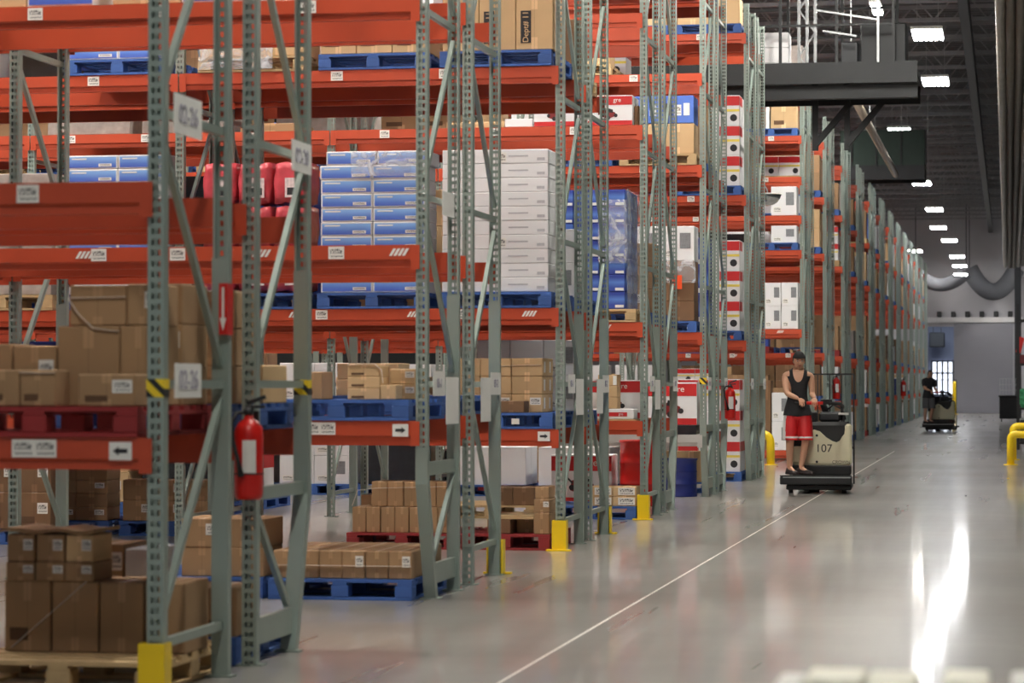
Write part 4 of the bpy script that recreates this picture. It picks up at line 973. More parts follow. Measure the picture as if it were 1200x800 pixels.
def barrel(lbl, X, Y, r, h, m, lid=False):
    t = thing('barrel', lbl, 'barrel', (X, Y, .002))
    pr = [(r*.97, 0), (r*.97, .02), (r*.95, .03), (r*.95, h*.32), (r*.99, h*.335), (r*.95, h*.35), (r*.95, h*.64), (r*.99, h*.655), (r*.95, h*.67), (r*.95, h*.95), (r, h*.965), (r, h), (r*.96, h), (r*.95, h*.97)]
    build('drum', lambda b: bm_lathe(b, pr, 40), m, t)
    build('bung', lambda b: bm_lathe(b, [(.03, h*.972), (.03, h*.985), (.02, h*.99)], 12, (r*.5, 0, 0)), M_DKMETAL, t)
barrel('red steel barrel standing behind the seventh row end frame', -4.42, 32.55, .26, .8, M_RED)
barrel('blue plastic tub at floor level in the ninth row', -4.3, 35.35, .26, .5, mat('tub_blue', (34, 50, 130), .45, 0, .05))
o = carton('mower', -5.5, -4.75, 32.4, .5, .002, .62, 'mower carton standing on the floor left of the red barrel', 1)
# the yellow tunnel rail
def rail(lbl, pts, X, Y, r=.075, ):
    t = thing('guard_rail', lbl, 'guard rail', (X, Y, 0))
    build('pipe', lambda b: bm_tube(b, pts, r, 14), M_YELLOW, t)
    for p in (pts[0], pts[-1]):
        if p[2] < .05: build('base_flange', lambda b: bm_lathe(b, [(.13, 0), (.13, .012), (.09, .016)], 16, (p[0], p[1], .001)), M_YELLOW, t)
    return t
def bend(pa, pb, pc, n=5, k=.18):
    pa, pb, pc = Vector(pa), Vector(pb), Vector(pc)
    a = pb+(pa-pb).normalized()*k; c = pb+(pc-pb).normalized()*k
    return [pa]+[a*(1-t)**2+pb*2*t*(1-t)+c*t*t for t in [i/n for i in range(n+1)]]+[pc]
X0 = px2x(903, 49.4)
rail('yellow bent pipe rail across the tunnel mouth, left of the standing man', [tuple(p) for p in bend((0, 0, .004), (0, 0, .57), (-2.2, 0, .57))]+[(-2.4, 0, .57)], X0, 49.4)
X1 = px2x(1184, 50.5)
rail('front yellow pipe rail at the right edge of the floor', [tuple(p) for p in bend((0, 0, .004), (0, 0, .56), (1.6, 0, .56), 5, .1)], X1, 50.2, .07)
rail('rear yellow pipe rail at the right edge, behind another', [tuple(p) for p in bend((0, 0, .004), (0, 0, .66), (1.6, 0, .66), 5, .1)], X1+.05, 53.6, .07)
X2 = px2x(1118.5, 134)
t = thing('bollard', 'thin yellow bollard at the grey door edge', 'bollard', (X2, 134, 0))
build('post', lambda b: bm_tube(b, [(0, 0, .004), (0, 0, 1.5), (0, 0, 1.62)], [.11, .11, .05], 14), M_YELLOW, t); build('base_flange', lambda b: bm_lathe(b, [(.17, 0), (.17, .02), (.12, .025)], 16), M_YELLOW, t)
# right-hand side things
xc = px2x(1193, 118)
t = thing('steel_column', 'dark steel column at the right, before the end wall', 'column', (xc, 118, 0))
build('shaft', lambda b: (bm_box(b, -.14, .14, -.14, -.12, .02, ZC-1.4), bm_box(b, -.14, .14, .12, .14, .02, ZC-1.4), bm_box(b, -.012, .012, -.12, .12, .02, ZC-1.4)), M_DKMETAL, t)
boxm('base_plate', (-.25, .25, -.25, .25, 0, .02), M_DKMETAL, t)
t = thing('wall_banner', 'red banner sign fixed on the dark right-hand column', 'sign', (xc-.02, 117.82, 2.85), (0, R(14), 0))
boxm('banner', (-.08, .14, -.02, .0, 0, .68), M_RED, t); boxm('mounting_bracket', (-.05, .05, 0, .06, .3, .4), M_DKMETAL, t)
xc = px2x(1182.5, 108)
t = thing('wire_cart', 'black bin cart with a wire basket near the grey door', 'cart', (xc, 108, 0))
boxm('bin', (-.38, .38, -.3, .3, .12, 1.0), M_BLACK, t, bev=.03); boxm('rim', (-.42, .42, -.34, .34, .98, 1.05), M_BLACK, t, bev=.02)
def wires(b):
    for i in range(7):
        x = -.36+i*.12; bm_bar(b, (x, -.28, 1.05), (x, -.28, 1.7), .014, .014)
    for z in (1.25, 1.47, 1.7): bm_bar(b, (-.36, -.28, z), (.36, -.28, z), .014, .014); bm_bar(b, (-.36, .28, z), (.36, .28, z), .014, .014)
    for x in (-.36, .36):
        bm_bar(b, (x, -.28, 1.7), (x, .28, 1.7), .014, .014); bm_bar(b, (x, .28, 1.05), (x, .28, 1.7), .014, .014)
build('wire_basket', wires, M_STEEL, t)
for x in (-.3, .3):
    for y in (-.24, .24): build('caster', lambda b: (bm_tube(b, [(x-.02, y, .062), (x+.02, y, .062)], .06, 12), bm_box(b, x-.012, x+.012, y-.012, y+.012, .06, .13)), M_BLACK, t)
xs0 = px2x(1192, 62)
t = thing('service_rack', 'dark metal rack at the right picture edge behind yellow rails', 'rack', (xs0, 62, 0))
for x in (.02, 1.1):
    for y in (0, .7): boxm('upright', (x-.03, x+.03, y-.03, y+.03, 0, 3.3), M_BLACK, t)
for z in (.12, .9, 1.9, 2.9): boxm('shelf', (.05, 1.07, -.02, .72, z, z+.05), M_BLACK, t)
for (a, z, w_, h_, m_, nm, lb) in ((.06, .172, .45, .5, M_DKMETAL, 'machine_case', 'dark machine case on the lowest shelf of the right edge rack'), (.06, .952, .35, .42, mat('green_cloth', (64, 150, 100), .8, 0, .15, 8), 'cloth_bundle', 'green cloth bundle on the right edge rack'), (.06, 1.952, .4, .2, mat('dull_red', (100, 36, 40), .7, 0, .1), 'parts_bin', 'dull red parts bin on the right edge rack')):
    b = bmesh.new(); bm_box(b, a, a+w_, .0, .5, z, z+h_, .06 if nm == 'cloth_bundle' else .015)
    if nm == 'cloth_bundle':
        bmesh.ops.subdivide_edges(b, edges=b.edges, cuts=3, use_grid_fill=True)
        for v in b.verts: v.co += Vector((math.sin(v.co.z*31+v.co.y*17), math.sin(v.co.x*23+v.co.z*11), math.sin(v.co.x*19)*(v.co.z > z+.02)))*.02
    tag(obj(nm, to_mesh(nm, b, m_), None, (xs0, 62, 0)), lb, 'bundle' if nm == 'cloth_bundle' else 'bin')
# white cartons just in front of the camera, out of focus
t = thing('pallet', 'pallet under the blurred white cartons, right by the camera', 'pallet', (-.9+1.016, 5.2, .002)); 
a_, b2_, c_ = pallet_parts(PLW)
obj('top_deck', cached(('top_deck', 'wood', PLW), a_, M_PWOOD), t); obj('bottom_deck', cached(('bottom_deck', 'wood', PLW), c_, M_PWOOD), t)
for x in (-PLW, -PLW/2-.06, -.12):
    for yb_ in (0, PLD/2-.07, PLD-.14): obj('block', cached(('block', 'wood', .12), b2_, M_PWOOD), t, (x, yb_, 0))
M_CREAM = mat('cream_carton', (232, 230, 214), .6, 0, .02)
yy_ = 5.3
for i, (p0, p1, ptop, m_) in enumerate(((903, 935, 804, M_WHITE), (939, 1009, 798, M_CREAM), (1012, 1072, 801, M_CREAM), (1104, 1158, 800, M_CREAM), (1184, 1225, 802, M_WHITE))):
    xa, xb = px2x(p0, yy_), px2x(p1, yy_); zt = CAMZ-(ptop-VY)/scale((xa+xb)/2, yy_)
    b = bmesh.new(); bm_box(b, xa, xb, yy_, yy_+.25, .146, zt, .006)
    tag(obj('carton', to_mesh('tall_carton', b, m_)), 'blurred tall pale carton at the bottom edge, %s from left' % ORD[i], 'box', 'pale cartons in front of the camera')
# convex mirror on the twelfth row end post
yM = RI['F2']['y']+FD+.3; xM = px2x(900, yM)
t = thing('convex_mirror', 'domed safety mirror on the post above the tunnel rail', 'mirror', (xM, yM, 4.58))
build('dome', lambda b: bm_lathe(b, [(.22, 0), (.2, -.06), (.16, -.12), (.1, -.16), (.03, -.18)], 24), mat('mirror_dome', (200, 204, 206), .08, .9, 0), t)
build('rim', lambda b: bm_lathe(b, [(.225, 0), (.235, .01), (.225, .02)], 24), M_WHITE, t)
build('mounting_arm', lambda b: bm_tube(b, [(0, 0, .02), (-.02, 0, .1), (XL0+PW-xM, -.3, .12)], .012, 8), M_STEEL, t)
# black walkway bridging the tunnel
yC = 45.6
xe = px2x(1076, yC)
t = thing('catwalk', 'black steel walkway bridging the tunnel and the main aisle', 'walkway', (0, yC, 6.5))
x0c = -13.0
build('deck', lambda b: (bm_box(b, x0c, xe, 0, 1.6, .16, .22), bm_box(b, x0c, xe, -.04, 0, .06, .42), bm_box(b, x0c, xe, 1.6, 1.64, .06, .42)), M_CAT, t)
build('girder', lambda b: (bm_box(b, x0c, xe, .1, .16, -.16, .05), bm_box(b, x0c, xe, 1.44, 1.5, -.16, .05), bm_box(b, x0c, xe, .02, .24, -.19, -.16)), M_CAT, t)
for z in (1.05, 1.55, 2.05):
    build('rail', lambda b: bm_bar(b, (x0c, -.02, z), (xe-.4, -.02, z), .04, .04), M_CAT, t)
    build('rail', lambda b: bm_bar(b, (x0c, 1.62, z), (xe-.4, 1.62, z), .04, .04), M_CAT, t)
for i in range(10):
    x = xe-.4-i*.95
    build('rail_post', lambda b: (bm_bar(b, (x, -.02, .4), (x, -.02, 2.07), .05, .05), bm_bar(b, (x, 1.62, .4), (x, 1.62, 2.07), .05, .05)), M_CAT, t)
for x in (px2x(952, yC), px2x(990, yC)):
    build('knee_brace', lambda b: bm_bar(b, (x, .8, -.9), (x+.6, .8, -.2), .1, .14), M_CAT, t)
    build('hanger', lambda b: bm_bar(b, (x, .8, -1.0), (x, .8, .2), .1, .1), M_CAT, t)
build('cabinet', lambda b: bm_box(b, px2x(1008, yC), px2x(1062, yC), .3, 1.3, .222, 1.1, .02), M_CAT, t)
build('cabinet', lambda b: bm_box(b, px2x(985, yC), px2x(1005, yC), .3, 1.3, .222, .8, .02), M_DKMETAL, t)
build('conduit', lambda b: (bm_bar(b, (px2x(958, yC), -.06, 1.3), (px2x(1030, yC), -.06, 1.12), .03, .03), bm_bar(b, (px2x(965, yC), -.06, .95), (px2x(1005, yC), -.06, .85), .03, .03), bm_bar(b, (px2x(1030, yC), -.06, .4), (px2x(1030, yC), -.06, 2.2), .04, .04)), M_STEEL, t)
t2x = px2x(947, yC+.9)
t = thing('lattice_mast', 'pale steel lattice mast rising from the black walkway', 'mast', (t2x, yC+.8, 6.73))
for x in (-.14, .0, .14): build('chord', lambda b: bm_bar(b, (x, 0, 0), (x, 0, 3.0), .05, .05), M_STEEL, t)
build('lacing', lambda b: [bm_bar(b, (-.14 if i % 2 else .14, 0, i*.4), (.14 if i % 2 else -.14, 0, i*.4+.4), .025, .025) for i in range(7)], M_STEEL, t)
for i in range(3):
    xb = px2x(897, yC+.6)+.0
    carton('white', xb-.1, xb+.42, yC+.4, .6, 6.724+i*.26, .255, 'flat white carton stored up on the black walkway, %s of three' % ('lowest', 'middle', 'uppermost')[i], 0, group='cartons on the walkway')
# second dark conveyor bridge further off
yC2 = 77.0; xa2, xe2 = px2x(985, yC2), px2x(1084, yC2)
t = thing('conveyor_bridge', 'dark boxed conveyor bridge further along, above the far racks', 'conveyor', (0, yC2, 7.45))
boxm('housing', (xa2, xe2, 0, 1.6, .25, 1.25), mat('dark_green_panel', (40, 58, 52), .6, 0, .1), t); build('girder', lambda b: (bm_box(b, xa2, xe2, -.1, .1, -.15, .25), bm_box(b, xa2, xe2, 1.5, 1.7, -.15, .25)), M_DKMETAL, t)
for k in range(4): build('panel_seam', lambda b: bm_box(b, xa2+.3+k*.7, xa2+.34+k*.7, -.02, 0, .25, 1.25), M_DKMETAL, t)
for k in range(4): build('hanger_rod', lambda b: bm_bar(b, (xa2+.2+k*.75, .8, 1.25), (xa2+.2+k*.75, .8, 2.4), .03, .03), M_STEEL, t)
# big pale pipe running along the racks under the roof
pp = [(px2x(998, 51), 51, 1.48+(VY-108)/scale(-3, 51)), (px2x(1020, 58), 58, 1.48+(VY-150)/scale(-3, 58)), (px2x(1050, 72), 72, 1.48+(VY-205)/scale(-3, 72))]
t = thing('roof_pipe', 'thick pale pipe sloping away under the roof beside the walkway', 'pipe', (0, 0, 0))
build('pipe', lambda b: bm_tube(b, pp, .085, 16), mat('pale_pipe', (190, 176, 160), .45, 0, .1), t)
for q in pp[:2]: build('hanger_rod', lambda b: bm_bar(b, (q[0], q[1], q[2]), (q[0], q[1], ZC-.3), .02, .02), M_STEEL, t)
# long ribbed service duct along the right of the main aisle roof
t = thing('service_duct', 'long ribbed brownish duct hanging along the roof at upper right', 'duct', (0, 0, 0))
ya_, yb2 = 14.0, 112.0
M_DUCT = mat('ribbed_duct', (98, 92, 84), .5, .2, .2, 1.5)
M_DUCT2 = mat('ribbed_duct_light', (150, 146, 138), .4, .3, .2, 1.5)
def zrow(y): return 8.3-(y-14)*.02
for i in range(6):
    build('duct_tube', lambda b: bm_tube(b, [(-.12+i*.17, y, zrow(y)+.05*math.sin(y*.31+i)) for y in [ya_+k*4.9 for k in range(21)]], .085, 10), M_DUCT if i not in (0, 3) else M_DUCT2, t)
build('hanger', lambda b: [bm_bar(b, (x, y, zrow(y)), (x, y, ZC-.1), .02, .02) for y in range(20, 112, 12) for x in (-.1, .8)], M_DKMETAL, t)
# dark sagging ducts before the end wall
for i, (p0, p1, ptop, pbot, r_) in enumerate(((1074, 1133, 326, 341, .26), (1136, 1192, 322, 350, .34))):
    xa, xb = px2x(p0, 136), px2x(p1, 136); sc_ = scale(-1, 136)
    za, zb_ = CAMZ+(VY-ptop)/sc_, CAMZ+(VY-pbot)/sc_
    t = thing('sagging_hose', 'fat grey hose sagging before the end wall, %s' % ('left of the lamps', 'right of the lamps')[i], 'hose', (0, 135.2+i*1.8, 0))
    build('hose', lambda b: bm_tube(b, [(xa+(xb-xa)*u, 0, zb_+r_+(za-zb_)*(2*u-1)**2) for u in [k/16 for k in range(17)]], r_*1.3, 14), M_SAG, t)
    for x, z in ((xa, za), (xb, za)): build('hanger_rod', lambda b: bm_bar(b, (x, 0, z+r_), (x, 0, ZC-.2), .04, .04), M_DKMETAL, t)
# ------------------------------------------------------------------ riding pallet trucks and their drivers
def truck(lbl, X, Y, rot, number, brand):
    t = thing('pallet_truck', lbl, 'pallet truck', (X, Y, 0), (0, 0, rot), 'riding pallet trucks in the aisle')
    # x right, -y towards the viewer; the platform end faces the viewer
    build('platform', lambda b: (bm_box(b, -.5, .46, -.5, .02, .125, .235, .012), bm_box(b, -.5, .46, -.5, -.46, .235, .25)), M_BLACK, t)
    boxm('tread_strip', (-.46, .45, -.503, -.499, .215, .232), M_STEEL, t)
    build('skirt', lambda b: bm_box(b, -.42, .46, -.42, .55, .05, .124, .015), M_BLACK, t)
    build('drive_wheel', lambda b: bm_tube(b, [(-.12, -.1, .062), (.02, -.1, .062)], .06, 18), M_BLACK, t)
    for x in (-.36, .36): build('caster_wheel', lambda b: bm_tube(b, [(x-.03, -.3, .042), (x+.03, -.3, .042)], .04, 16), M_BLACK, t)
    build('bumper', lambda b: bm_box(b, -.4, .44, .0, .56, .236, .37, .015), M_BLACK, t)
    # beige body with a domed front
    build('body', lambda b: bm_box(b, -.38, .44, .1, .56, .37, .88, .05), M_BEIGE, t)
    dome = [(-.2, .372), (.43, .372), (.43, .86), (.36, .86), (.35, .76), (.31, .69), (.25, .66), (.18, .68), (.1, .76), (.02, .835), (-.06, .86), (-.14, .82), (-.19, .7)]
    def fr(b):
        bm_prism(b, dome, .02, .1)
        bmesh.ops.bevel(b, geom=[e for e in b.edges if all(abs(v.co.y-.02) < 1e-4 for v in e.verts)], offset=.025, segments=2, affect='EDGES')
    build('front_cover', fr, M_BEIGE, t)
    build('top_cover', lambda b: bm_box(b, -.385, .445, .08, .57, .6, .965, .05), M_BLACK, t)
    build('corner_post', lambda b: bm_box(b, .36, .455, .03, .2, .372, .94, .03), M_BEIGE, t)
    for z in (.78, .42): build('cover_bolt', lambda b: bm_tube(b, [(-.02, .012, z), (-.02, .03, z)], .017, 12), M_INK, t)
    if number: text('number', number, .155, M_INK, t, (.075, .016, .6), (R(90), 0, 0))
    if brand: text('lettering', brand, .062, mat('brand_print', (90, 84, 72), .6), t, (.31, .016, .415), (R(90), 0, 0))
    # control column and handle
    build('control_column', lambda b: (bm_box(b, .0, .3, .2, .45, .965, 1.1, .03), bm_tube(b, [(.1, .3, 1.08), (.06, .27, 1.2), (.06, .22, 1.26)], .045, 10)), M_DKMETAL, t)
    build('tiller_arm', lambda b: bm_tube(b, [(.3, .3, 1.0), (.32, .2, 1.1), (.33, .02, 1.18), (.3, -.25, 1.215), (.24, -.42, 1.22), (.16, -.47, 1.225)], .026, 10), M_BLACK, t)
    build('handle_bar', lambda b: (bm_tube(b, [(-.3, -.475, 1.225), (.2, -.465, 1.228)], .019, 10), bm_tube(b, [(.2, -.45, 1.262), (.05, -.46, 1.262)], .017, 10), bm_bar(b, (.19, -.46, 1.2), (.19, -.46, 1.27), .03, .03)), M_BLACK, t)
    build('grip', lambda b: bm_tube(b, [(-.14, -.472, 1.2262), (-.03, -.47, 1.227), (.08, -.469, 1.2275)], .023, 12), M_RED, t)
    build('battery', lambda b: bm_box(b, -.34, -.02, .2, .5, .966, 1.1, .012), M_BLACK, t)
    build('cable', lambda b: bm_tube(b, [(.1, .3, 1.12), (.2, .2, 1.2), (.33, .25, 1.13), (.36, .3, 1.0)], .014, 8), M_BLACK, t)
    build('paper_pad', lambda b: bm_box(b, .27, .41, .12, .32, 1.06, 1.09), M_WHITE, t); build('pad_stand', lambda b: bm_bar(b, (.34, .24, .96), (.34, .24, 1.06), .03, .03), M_DKMETAL, t)
    # load backrest and forks behind
    def br(b):
        for x in (-.36, .47): bm_bar(b, (x, .62, .1), (x, .62, 1.62), .022, .04)
        bm_bar(b, (-.36, .62, 1.62), (.47, .62, 1.62), .022, .022); bm_bar(b, (-.36, .62, .6), (.47, .62, .6), .03, .03)
        for k in range(1, 5): bm_bar(b, (-.36+k*.166, .62, .6), (-.36+k*.166, .62, 1.62), .016, .016)
    build('load_backrest', br, M_BLACK, t)
    for x in (-.25, .25): build('fork', lambda b: (bm_box(b, x-.11, x+.11, .6, 2.9, .08, .14, .01), bm_tube(b, [(x-.05, 2.7, .045), (x+.05, 2.7, .045)], .04, 12)), M_BLACK, t)
    return t

def eval_mesh(o):
    dg = bpy.context.evaluated_depsgraph_get(); ev = o.evaluated_get(dg)
    me = bpy.data.meshes.new_from_object(ev); return me
def skin_mesh(nodes, edges, root, sub=2):
    """nodes: name -> ((x, y, z), (rx, ry))"""
    names = list(nodes); ix = {n: i for i, n in enumerate(names)}
    me = bpy.data.meshes.new('sk'); me.from_pydata([nodes[n][0] for n in names], [(ix[a], ix[b]) for a, b in edges], []); me.update()
    o = bpy.data.objects.new('sk', me); COL.objects.link(o)
    sk = o.modifiers.new('skin', 'SKIN'); sk.use_smooth_shade = True
    if not me.skin_vertices: me.skin_vertices.new(name='')
    for n in names:
        sv = me.skin_vertices[0].data[ix[n]]; r = nodes[n][1]; sv.radius = r if isinstance(r, tuple) else (r, r); sv.use_root = (n == root)
    ss = o.modifiers.new('sub', 'SUBSURF'); ss.levels = sub; ss.render_levels = sub
    bpy.context.view_layer.update()
    out = eval_mesh(o); bpy.data.objects.remove(o); return out
def head_bm(c, yaw, tilt, s=1.0):
    b = bmesh.new(); bmesh.ops.create_uvsphere(b, u_segments=32, v_segments=24, radius=1)
    for v in b.verts:
        x, y, z = v.co
        w = .076; dy = .096; hz = .118
        if z < 0:                       # jaw narrows, chin comes forward
            w *= 1-.30*(-z)**1.3; dy *= 1-.16*(-z)
        p = Vector((x*w, y*dy-(.012*(-z) if z < 0 else 0), z*hz))
        if y < -.3:                     # face: flatten, eye sockets, nose, lips
            p.y += .01*(1-abs(x))
            for ex in (-.4, .4):
                d2 = (x-ex)**2+(z-.06)**2; p.y += .010*math.exp(-d2/.018)
            nx = math.exp(-(x/.13)**2)
            if -.30 < z < .12: p.y -= .026*nx*max(0, 1-abs((z+.2)/.34))
            p.y -= .006*math.exp(-((z-.2)/.07)**2)*math.exp(-(x/.55)**2)
            p.y -= .007*math.exp(-((z+.5)/.06)**2)*math.exp(-(x/.25)**2)
            p.y += .005*math.exp(-((z+.42)/.03)**2)*math.exp(-(x/.28)**2)
            p.y -= .008*math.exp(-((z+.82)/.12)**2)*math.exp(-(x/.3)**2)
        v.co = p
    for sx in (-1, 1):                  # ears
        g = bmesh.ops.create_uvsphere(b, u_segments=12, v_segments=8, radius=1)
        for v in g['verts']: v.co = Vector((sx*.076+v.co.x*.011, .012+v.co.y*.02, -.004+v.co.z*.032))
    M = Matrix.Translation(c) @ Matrix.Rotation(yaw, 4, 'Z') @ Matrix.Rotation(tilt, 4, 'X') @ Matrix.Scale(s, 4)
    bmesh.ops.transform(b, matrix=M, verts=b.verts)
    return b, M
def seg_d(p, a, b):
    ab = b-a; t = max(0, min(1, (p-a).dot(ab)/ab.dot(ab))); return (p-(a+ab*t)).length
def hand(nodes, edges, wrist, nm, d, side, curl, sgn):
    """palm along d from the wrist, five fingers curling towards -side normal"""
    d = Vector(d).normalized(); side = Vector(side).normalized(); n = d.cross(side).normalized()*sgn; side = (n.cross(d)*sgn).normalized()
    w = Vector(nodes[wrist][0]); pm = w+d*.045
    nodes[nm+'p'] = (tuple(pm), (.032, .018)); edges.append((wrist, nm+'p'))
    kn = w+d*.085
    for i, (off, ln) in enumerate(((-.032, .072), (-.0105, .08), (.0105, .075), (.031, .06))):
        a = kn+side*off; c1 = a+d*ln*.45+n*curl*.4*ln; c2 = c1+d*ln*.12+n*curl*.75*ln; c3 = c2-d*ln*.28*curl+n*.3*ln*curl+d*(1-curl)*ln*.3
        for k, (p, r) in enumerate(((a, .0085), (c1, .0078), (c2, .0072), (c3, .0062))):
            nodes['%sf%d%d' % (nm, i, k)] = (tuple(p), r)
            edges.append((nm+'p' if k == 0 else '%sf%d%d' % (nm, i, k-1), '%sf%d%d' % (nm, i, k)))
    t0 = w+d*.03-side*.03; t1 = t0+d*.03-side*.02+n*.012*curl; t2 = t1+d*.03+n*.02*curl
    for k, (p, r) in enumerate(((t0, .012), (t1, .0105), (t2, .009))):
        nodes['%st%d' % (nm, k)] = (tuple(p), r); edges.append((nm+'p' if k == 0 else '%st%d' % (nm, k-1), '%st%d' % (nm, k)))
def garment(name, body, keep, off, m, parent, thick=.004, matfn=None, mats=()):
    src = body.data; b = bmesh.new(); b.from_mesh(src); b.normal_update()
    new = []
    for v in b.verts: new.append(v.co+v.normal*off(v.co))
    kill = [f for f in b.faces if not keep(f.calc_center_median())]
    for v, q in zip(b.verts, new): v.co = q
    bmesh.ops.delete(b, geom=kill, context='FACES')
    for _ in range(3): bmesh.ops.smooth_vert(b, verts=b.verts, factor=.5, use_axis_x=True, use_axis_y=True, use_axis_z=True)
    for f in b.faces:
        f.smooth = True
        if matfn: f.material_index = matfn(f.calc_center_median(), f.normal)
    me = bpy.data.meshes.new(name); b.to_mesh(me); b.free(); me.materials.append(m)
    for q in mats: me.materials.append(q)
    o = obj(name, me, parent); sd = o.modifiers.new('thick', 'SOLIDIFY'); sd.thickness = thick; sd.offset = 1
    return o
def person(lbl, X, Y, Z, rot, J, hair, cap, shirt, shorts, sleeve, shoe, headyaw, headtilt, stripe=False):
    root = thing('person', lbl, 'person', (X, Y, Z), (0, 0, rot))
    V = Vector
    n = {'pelvis': (J['pelvis'], (.135, .105)), 'waist': (J['waist'], (.125, .095)), 'chest': (J['chest'], (.155, .105)), 'upper': (J['upper'], (.13, .085)), 'neck': (J['neck'], .052), 'skull': (J['skull'], .055)}
    e = [('pelvis', 'waist'), ('waist', 'chest'), ('chest', 'upper'), ('upper', 'neck'), ('neck', 'skull')]
    extra = []
    for s in 'ab':
        n['sh'+s] = (J['sh'+s], .062); n['el'+s] = (J['el'+s], .042); n['wr'+s] = (J['wr'+s], (.03, .024))
        ma = tuple((V(J['sh'+s])*.5+V(J['el'+s])*.5)); n['ua'+s] = (ma, .05); mf = tuple((V(J['el'+s])*.65+V(J['wr'+s])*.35)); n['fa'+s] = (mf, .042)
        e += [('upper', 'sh'+s), ('sh'+s, 'ua'+s), ('ua'+s, 'el'+s), ('el'+s, 'fa'+s), ('fa'+s, 'wr'+s)]
        hn, he = {'wr'+s: (J['wr'+s], (.028, .022))}, []
        hand(hn, he, 'wr'+s, 'h'+s, V(J['hd'+s])-V(J['wr'+s]), J['side'+s], .85, 1 if s == 'a' else -1)
        extra.append(skin_mesh(hn, he, 'h'+s+'p'))
        n['hp'+s] = (J['hp'+s], .098); n['th'+s] = (tuple(V(J['hp'+s])*.5+V(J['kn'+s])*.5), .08); n['kn'+s] = (J['kn'+s], .058)
        cf = tuple(V(J['kn'+s])*.66+V(J['an'+s])*.34+V((0, .012, 0))); n['cf'+s] = (cf, .056); n['an'+s] = (J['an'+s], .038)
        e += [('pelvis', 'hp'+s), ('hp'+s, 'th'+s), ('th'+s, 'kn'+s), ('kn'+s, 'cf'+s), ('cf'+s, 'an'+s)]
        n['ft'+s] = (J['ft'+s], (.04, .026)); e.append(('an'+s, 'ft'+s))
    me = skin_mesh(n, e, 'pelvis')
    hb, HM = head_bm(V(J['head']), headyaw, headtilt)
    hb.from_mesh(me)
    for q in extra: hb.from_mesh(q)
    bmesh.ops.holes_fill(hb, edges=[ed for ed in hb.edges if ed.is_boundary], sides=0)
    bmesh.ops.recalc_face_normals(hb, faces=hb.faces)
    bpy.data.meshes.remove(me)
    bod = bpy.data.meshes.new('body'); hb.to_mesh(bod); hb.free()
    tmp = bpy.data.objects.new('tmp', bod); COL.objects.link(tmp)
    rm = tmp.modifiers.new('r', 'REMESH'); rm.mode = 'VOXEL'; rm.voxel_size = .0052; rm.use_smooth_shade = True
    sm = tmp.modifiers.new('s', 'SMOOTH'); sm.iterations = 2; sm.factor = .4
    bpy.context.view_layer.update()
    fin = eval_mesh(tmp); bpy.data.objects.remove(tmp); fin.name = 'body'; fin.materials.clear(); fin.materials.append(M_SKIN)
    for p in fin.polygons: p.use_smooth = True
    body = obj('body', fin, root)
    # clothes
    hem = J['pelvis'][2]-.06; shz = J['upper'][2]
    arms = [(V(J['sh'+s]), V(J['el'+s])) for s in 'ab']; fore = [(V(J['el'+s]), V(J['wr'+s])) for s in 'ab']
    ctr = V(J['neck']); hands = [V(J['hda']), V(J['hdb']), V(J['wra']), V(J['wrb'])]
    axis = [V(J['pelvis']), V(J['waist']), V(J['chest']), V(J['upper'])]
    def in_torso(p):
        d = min(seg_d(p, axis[i], axis[i+1]) for i in range(3))
        return d
    def shirt_keep(p):
        if min((p-h_).length for h_ in hands) < .12 and in_torso(p) > .14: return False
        if p.z < hem or p.z > J['neck'][2]+.03: return False
        if min(seg_d(p, a, b) for a, b in fore) < .07 and in_torso(p) > .125: return False
        da = min((seg_d(p, a+(b-a)*.12, b) for a, b in arms))
        if sleeve:
            for (a, b) in arms:
                if seg_d(p, a, b) < .08 and (p-a).dot((b-a).normalized()) > .2: return False
            if p.z > J['neck'][2]-.005 and (p-ctr).length < .075: return False
            return True
        if da < .072: return False
        r = abs(p.x-ctr.x)
        if ((p.x-ctr.x)/.07)**2+((p.z-shz-.07)/.15)**2 < 1 and p.y < ctr.y+.02: return False     # scooped neck
        if p.z > shz+.0 and (r < .05 or r > .115): return False
        return True
    def shirt_off(p):
        return .012+.02*max(0, (J['waist'][2]-p.z)/.25)
    garment('tank_top' if not sleeve else 't_shirt', body, shirt_keep, shirt_off, shirt, root)
    kz = min(J['kna'][2], J['knb'][2])+.03
    hips = V(J['pelvis'])
    legs = {s: (V(J['hp'+s]), V(J['kn'+s])) for s in 'ab'}
    def sh_keep(p):
        if min((p-h_).length for h_ in hands) < .12 and p.y < -.14: return False
        if p.z > J['pelvis'][2]+.03 or p.z < kz: return False
        if min(seg_d(p, a, b) for a, b in fore) < .06: return False
        return True
    def sh_off(p):
        return .016+.026*max(0, min(1, (J['hpa'][2]-.02-p.z)/.33))
    mats = []
    mf = None
    if stripe:
        def mf(c, nn):
            if kz+.025 < c.z < kz+.05: return 1
            if nn.x < -.6 and c.x < 0: return 1
            return 0
        mats = [M_WHITE]
    garment('shorts', body, sh_keep, sh_off, shorts, root, .006, mf, mats)
